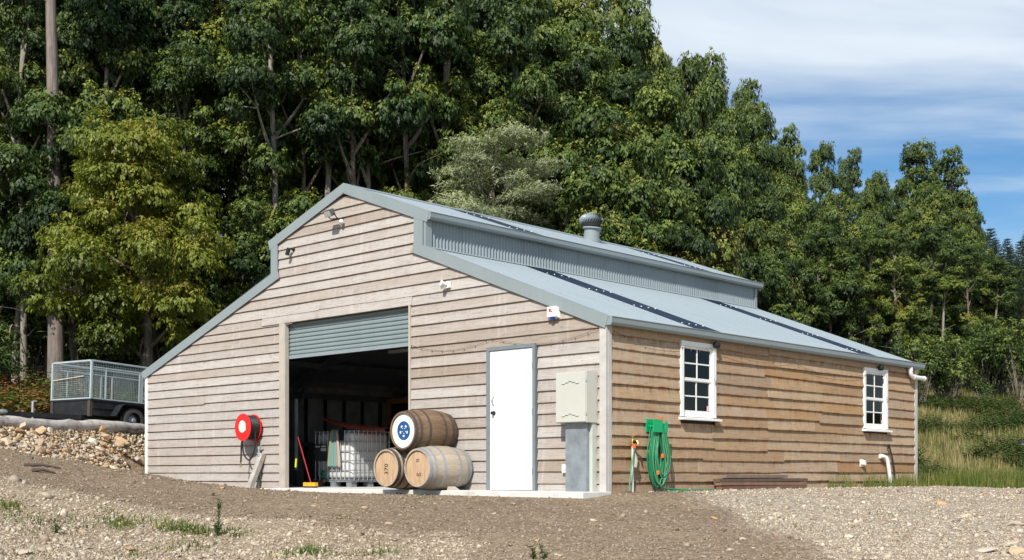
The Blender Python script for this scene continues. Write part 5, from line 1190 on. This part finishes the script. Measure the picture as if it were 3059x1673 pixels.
# --- bracken ground cover
def fern_field(name, X, Y, size, tint, label):
    Ps, As, Ns, Ts, Ls = [], [], [], [], []
    for x, y, s_, t0 in zip(X, Y, size, tint):
        z = gz(x, y)
        for k in range(7):
            a = rng.uniform(0, 6.28); L = s_*rng.uniform(.5, 1.2); n = 11; up_ = rng.uniform(.9, 1.5); u = np.linspace(.15, 1, n); d = np.array([math.cos(a), math.sin(a)])
            px_ = x+d[0]*L*u*.75; py_ = y+d[1]*L*u*.75; pz_ = z+L*(up_*u-.62*u*u)
            for sgn in (-1, 1):
                Ps.append(np.stack([px_, py_, pz_], -1)); As.append(np.stack([-d[1]*sgn+d[0]*.4+0*u, d[0]*sgn+d[1]*.4+0*u, -.15+0*u], -1)+rng.normal(0, .12, (n, 3))); Ns.append(np.array([0, 0, 1])+rng.normal(0, .3, (n, 3))); Ts.append(np.clip(t0+rng.normal(0, .07, n), 0, 1)); Ls.append(L*.27*(1.1-u))
    P, A, N, T, L = map(np.concatenate, (Ps, As, Ns, Ts, Ls)); V, F = leaves(P, A, N, L, L*.35+.012)
    return tag(link(name, np_mesh(name, V, F, M_fern, {'tint': ('FLOAT', np.repeat(T, 4))})), label, 'fern', kind='stuff')
X, Y, Sz, Tn = [], [], [], []
for k in range(2100):
    d = rt.uniform(28.6, 48); px = rt.uniform(2240, 2640); p = at(px, 1000, d)
    if vnoise(p.x, p.y, .55, 1.3) < .0+rt.uniform(-.15, .15): continue
    X.append(p.x); Y.append(p.y); Sz.append(rt.uniform(.3, .75)); Tn.append(rt.choice((.25, .3, .4, .45, .5, .52, .62)))
fern_field('bracken', X, Y, Sz, Tn, 'green bracken patches on the slope right of the barn')
X, Y, Sz, Tn = [], [], [], []
for k in range(300):
    px = rt.choice((rt.uniform(-60, 140), rt.uniform(-60, 420))); d = rt.uniform(29.6 if px < 45 else 33.2, 35.8); p = at(px, 1000, d)
    brown = rt.random() < (.6 if px < 130 else .25)
    X.append(p.x); Y.append(p.y); Sz.append(rt.uniform(.9, 1.6)); Tn.append(rt.uniform(.68, .95) if brown else rt.uniform(.2, .45))
fern_field('brown_bracken', X, Y, Sz, Tn, 'brown and green bracken on the terrace behind the trailer')
# --- grass
def grass_field(name, X, Y, h, tint, label, w=.012, spread=.05, per=10, lean=.35):
    n = len(X)*per; X = np.repeat(X, per)+rng.normal(0, spread, n); Y = np.repeat(Y, per)+rng.normal(0, spread, n); h = np.repeat(h, per)*rng.uniform(.5, 1.15, n); t = np.clip(np.repeat(tint, per)+rng.normal(0, .06, n), 0, 1)
    a = rng.uniform(0, 6.28, n); ln = rng.uniform(.05, lean, n)*h; Z = ground(X, Y)-.01; B = np.stack([-np.sin(a), np.cos(a), 0*a], -1)*w*.5
    P = np.stack([X, Y, Z], -1); M1 = P+np.stack([np.cos(a)*ln*.35, np.sin(a)*ln*.35, h*.6], -1); Tp = P+np.stack([np.cos(a)*ln, np.sin(a)*ln, h], -1)
    V = np.stack([P-B, P+B, M1+B*.7, Tp, M1-B*.7], 1).reshape(-1, 3); i = 5*np.arange(n)[:, None]; F = np.concatenate([i+np.array([0, 1, 2]), i+np.array([0, 2, 4]), i+np.array([4, 2, 3])])
    return tag(link(name, np_mesh(name, V, F, M_grass, {'tint': ('FLOAT', np.repeat(t, 5))})), label, 'grass', kind='stuff')
def cloud(n, px0, px1, d0, d1, test=None):
    o = []
    for k in range(n):
        p = at(rt.uniform(px0, px1), 1000, rt.uniform(d0, d1))
        if test is None or test(p): o.append((p.x, p.y))
    a = np.array(o); return a[:, 0], a[:, 1]
X, Y = cloud(3000, 2240, 2660, 28.5, 52, lambda p: vnoise(p.x, p.y, .55, 1.3) < .25+rt.uniform(-.2, .2)); grass_field('dry_grass', X, Y, rng.uniform(.12, .38, len(X)), rng.uniform(.25, .85, len(X)), 'dry straw-coloured grass on the slope right of the barn', .016, .14, 12)
X, Y = cloud(420, 2300, 2650, 26.6, 29.2); grass_field('green_grass', X, Y, rng.uniform(.15, .5, len(X)), rng.uniform(.15, .55, len(X)), 'lush green grass strip along the far edge of the gravel', .012, .1, 14)
gp = [(rt.uniform(.10, .32), rt.choice((rt.gauss(8.6, .3), rt.gauss(7.7, .25), rt.gauss(9.3, .25), rt.uniform(6.0, 9.8)))) for _ in range(60)]; X = np.array([g[0] for g in gp]); Y = np.array([g[1] for g in gp]); grass_field('wall_grass', X, Y, rng.uniform(.10, .36, len(X)), rng.uniform(.2, .5, len(X)), 'green grass tufts at the foot of the side wall by the white pipe', .009, .05, 16)
# foreground weeds and moss-like tufts
wp = []
for (px, py, n, sx, sy) in ((15, 1290, 14, 30, 14), (70, 1310, 9, 50, 10), (170, 1318, 7, 30, 10), (300, 1322, 22, 35, 12), (440, 1330, 34, 45, 12), (500, 1340, 22, 30, 8), (590, 1345, 10, 40, 8), (250, 1290, 4, 50, 8), (140, 1350, 5, 60, 14), (760, 1395, 16, 60, 8), (480, 1385, 7, 80, 10), (900, 1400, 10, 60, 6), (60, 1400, 6, 70, 6), (330, 1395, 6, 80, 8), (1690, 1275, 3, 8, 2), (1060, 1250, 2, 20, 3), (2200, 1310, 2, 40, 10), (2050, 1330, 2, 60, 8), (1300, 1244, 2, 40, 2), (980, 1300, 2, 100, 8)):
    for k in range(n): q = ground_hit(px+rt.gauss(0, sx*.6), min(1408, max(1246, py+rt.gauss(0, sy*.6))), 9.); wp.append((q.x, q.y, 1 if n > 6 else .6))
wp = np.array(wp); grass_field('yard_weeds', wp[:, 0], wp[:, 1], wp[:, 2]*rng.uniform(.02, .11, len(wp))*rng.uniform(.5, 1.2, len(wp)), rng.uniform(.08, .5, len(wp)), 'low green weeds and grass tufts on the foreground spoil', .012, .085, 16, 1.3)
mp_ = [bank_pt(rgs) for _ in range(400)]; mp_ = np.array([q for q in mp_ if .75 < float(bank_s(*q)) < 1.2]); grass_field('bank_moss', mp_[:, 0], mp_[:, 1], rng.uniform(.04, .10, len(mp_)), rng.uniform(.1, .4, len(mp_)), 'green moss and grass along the top of the stone bank', .012, .07, 14, .8)
def weed(px, py, h, label, seed):
    p = ground_hit(px, py, 9.); rg = np.random.default_rng(seed); o = thing('weed_plant', label, 'weed', p); m = MB(); P, A = [], []
    for s_ in range(3):
        ln = rg.normal(0, .03, 2); hh_ = h*(1 if s_ == 0 else rg.uniform(.3, .6)); m.tube([(0, 0, -.02), (ln[0]*.5, ln[1]*.5, hh_*.5), (ln[0], ln[1], hh_)], [.007, .005, .002], 5)
        n = int(60*hh_/.3); u = rg.uniform(.05, 1, n); P.append(np.stack([ln[0]*u, ln[1]*u, hh_*u], -1)); A.append(rg.normal(0, .6, (n, 3))+np.array([0, 0, .5]))
    P, A = np.concatenate(P), np.concatenate(A); V, F = leaves(P, A, rg.normal(0, 1, P.shape), .05, .012)
    m.build('stem', pm('weed_stem', (.05, .08, .025), .7), o); link('leaves', np_mesh('leaves', V, F, M_shrub, {'tint': ('FLOAT', np.repeat(rg.uniform(.2, .7, len(P)), 4))}), o)
weed(547, 1348, .36, 'tall thin weed standing up from the foreground grass patch', 1); weed(140, 1345, .14, 'small leafy weed alone on the pale spoil at left', 2)
weed(1340, 1408, .13, 'left one of the weed sprigs at the bottom picture edge', 3); weed(1366, 1409, .12, 'right one of the weed sprigs at the bottom picture edge', 4)
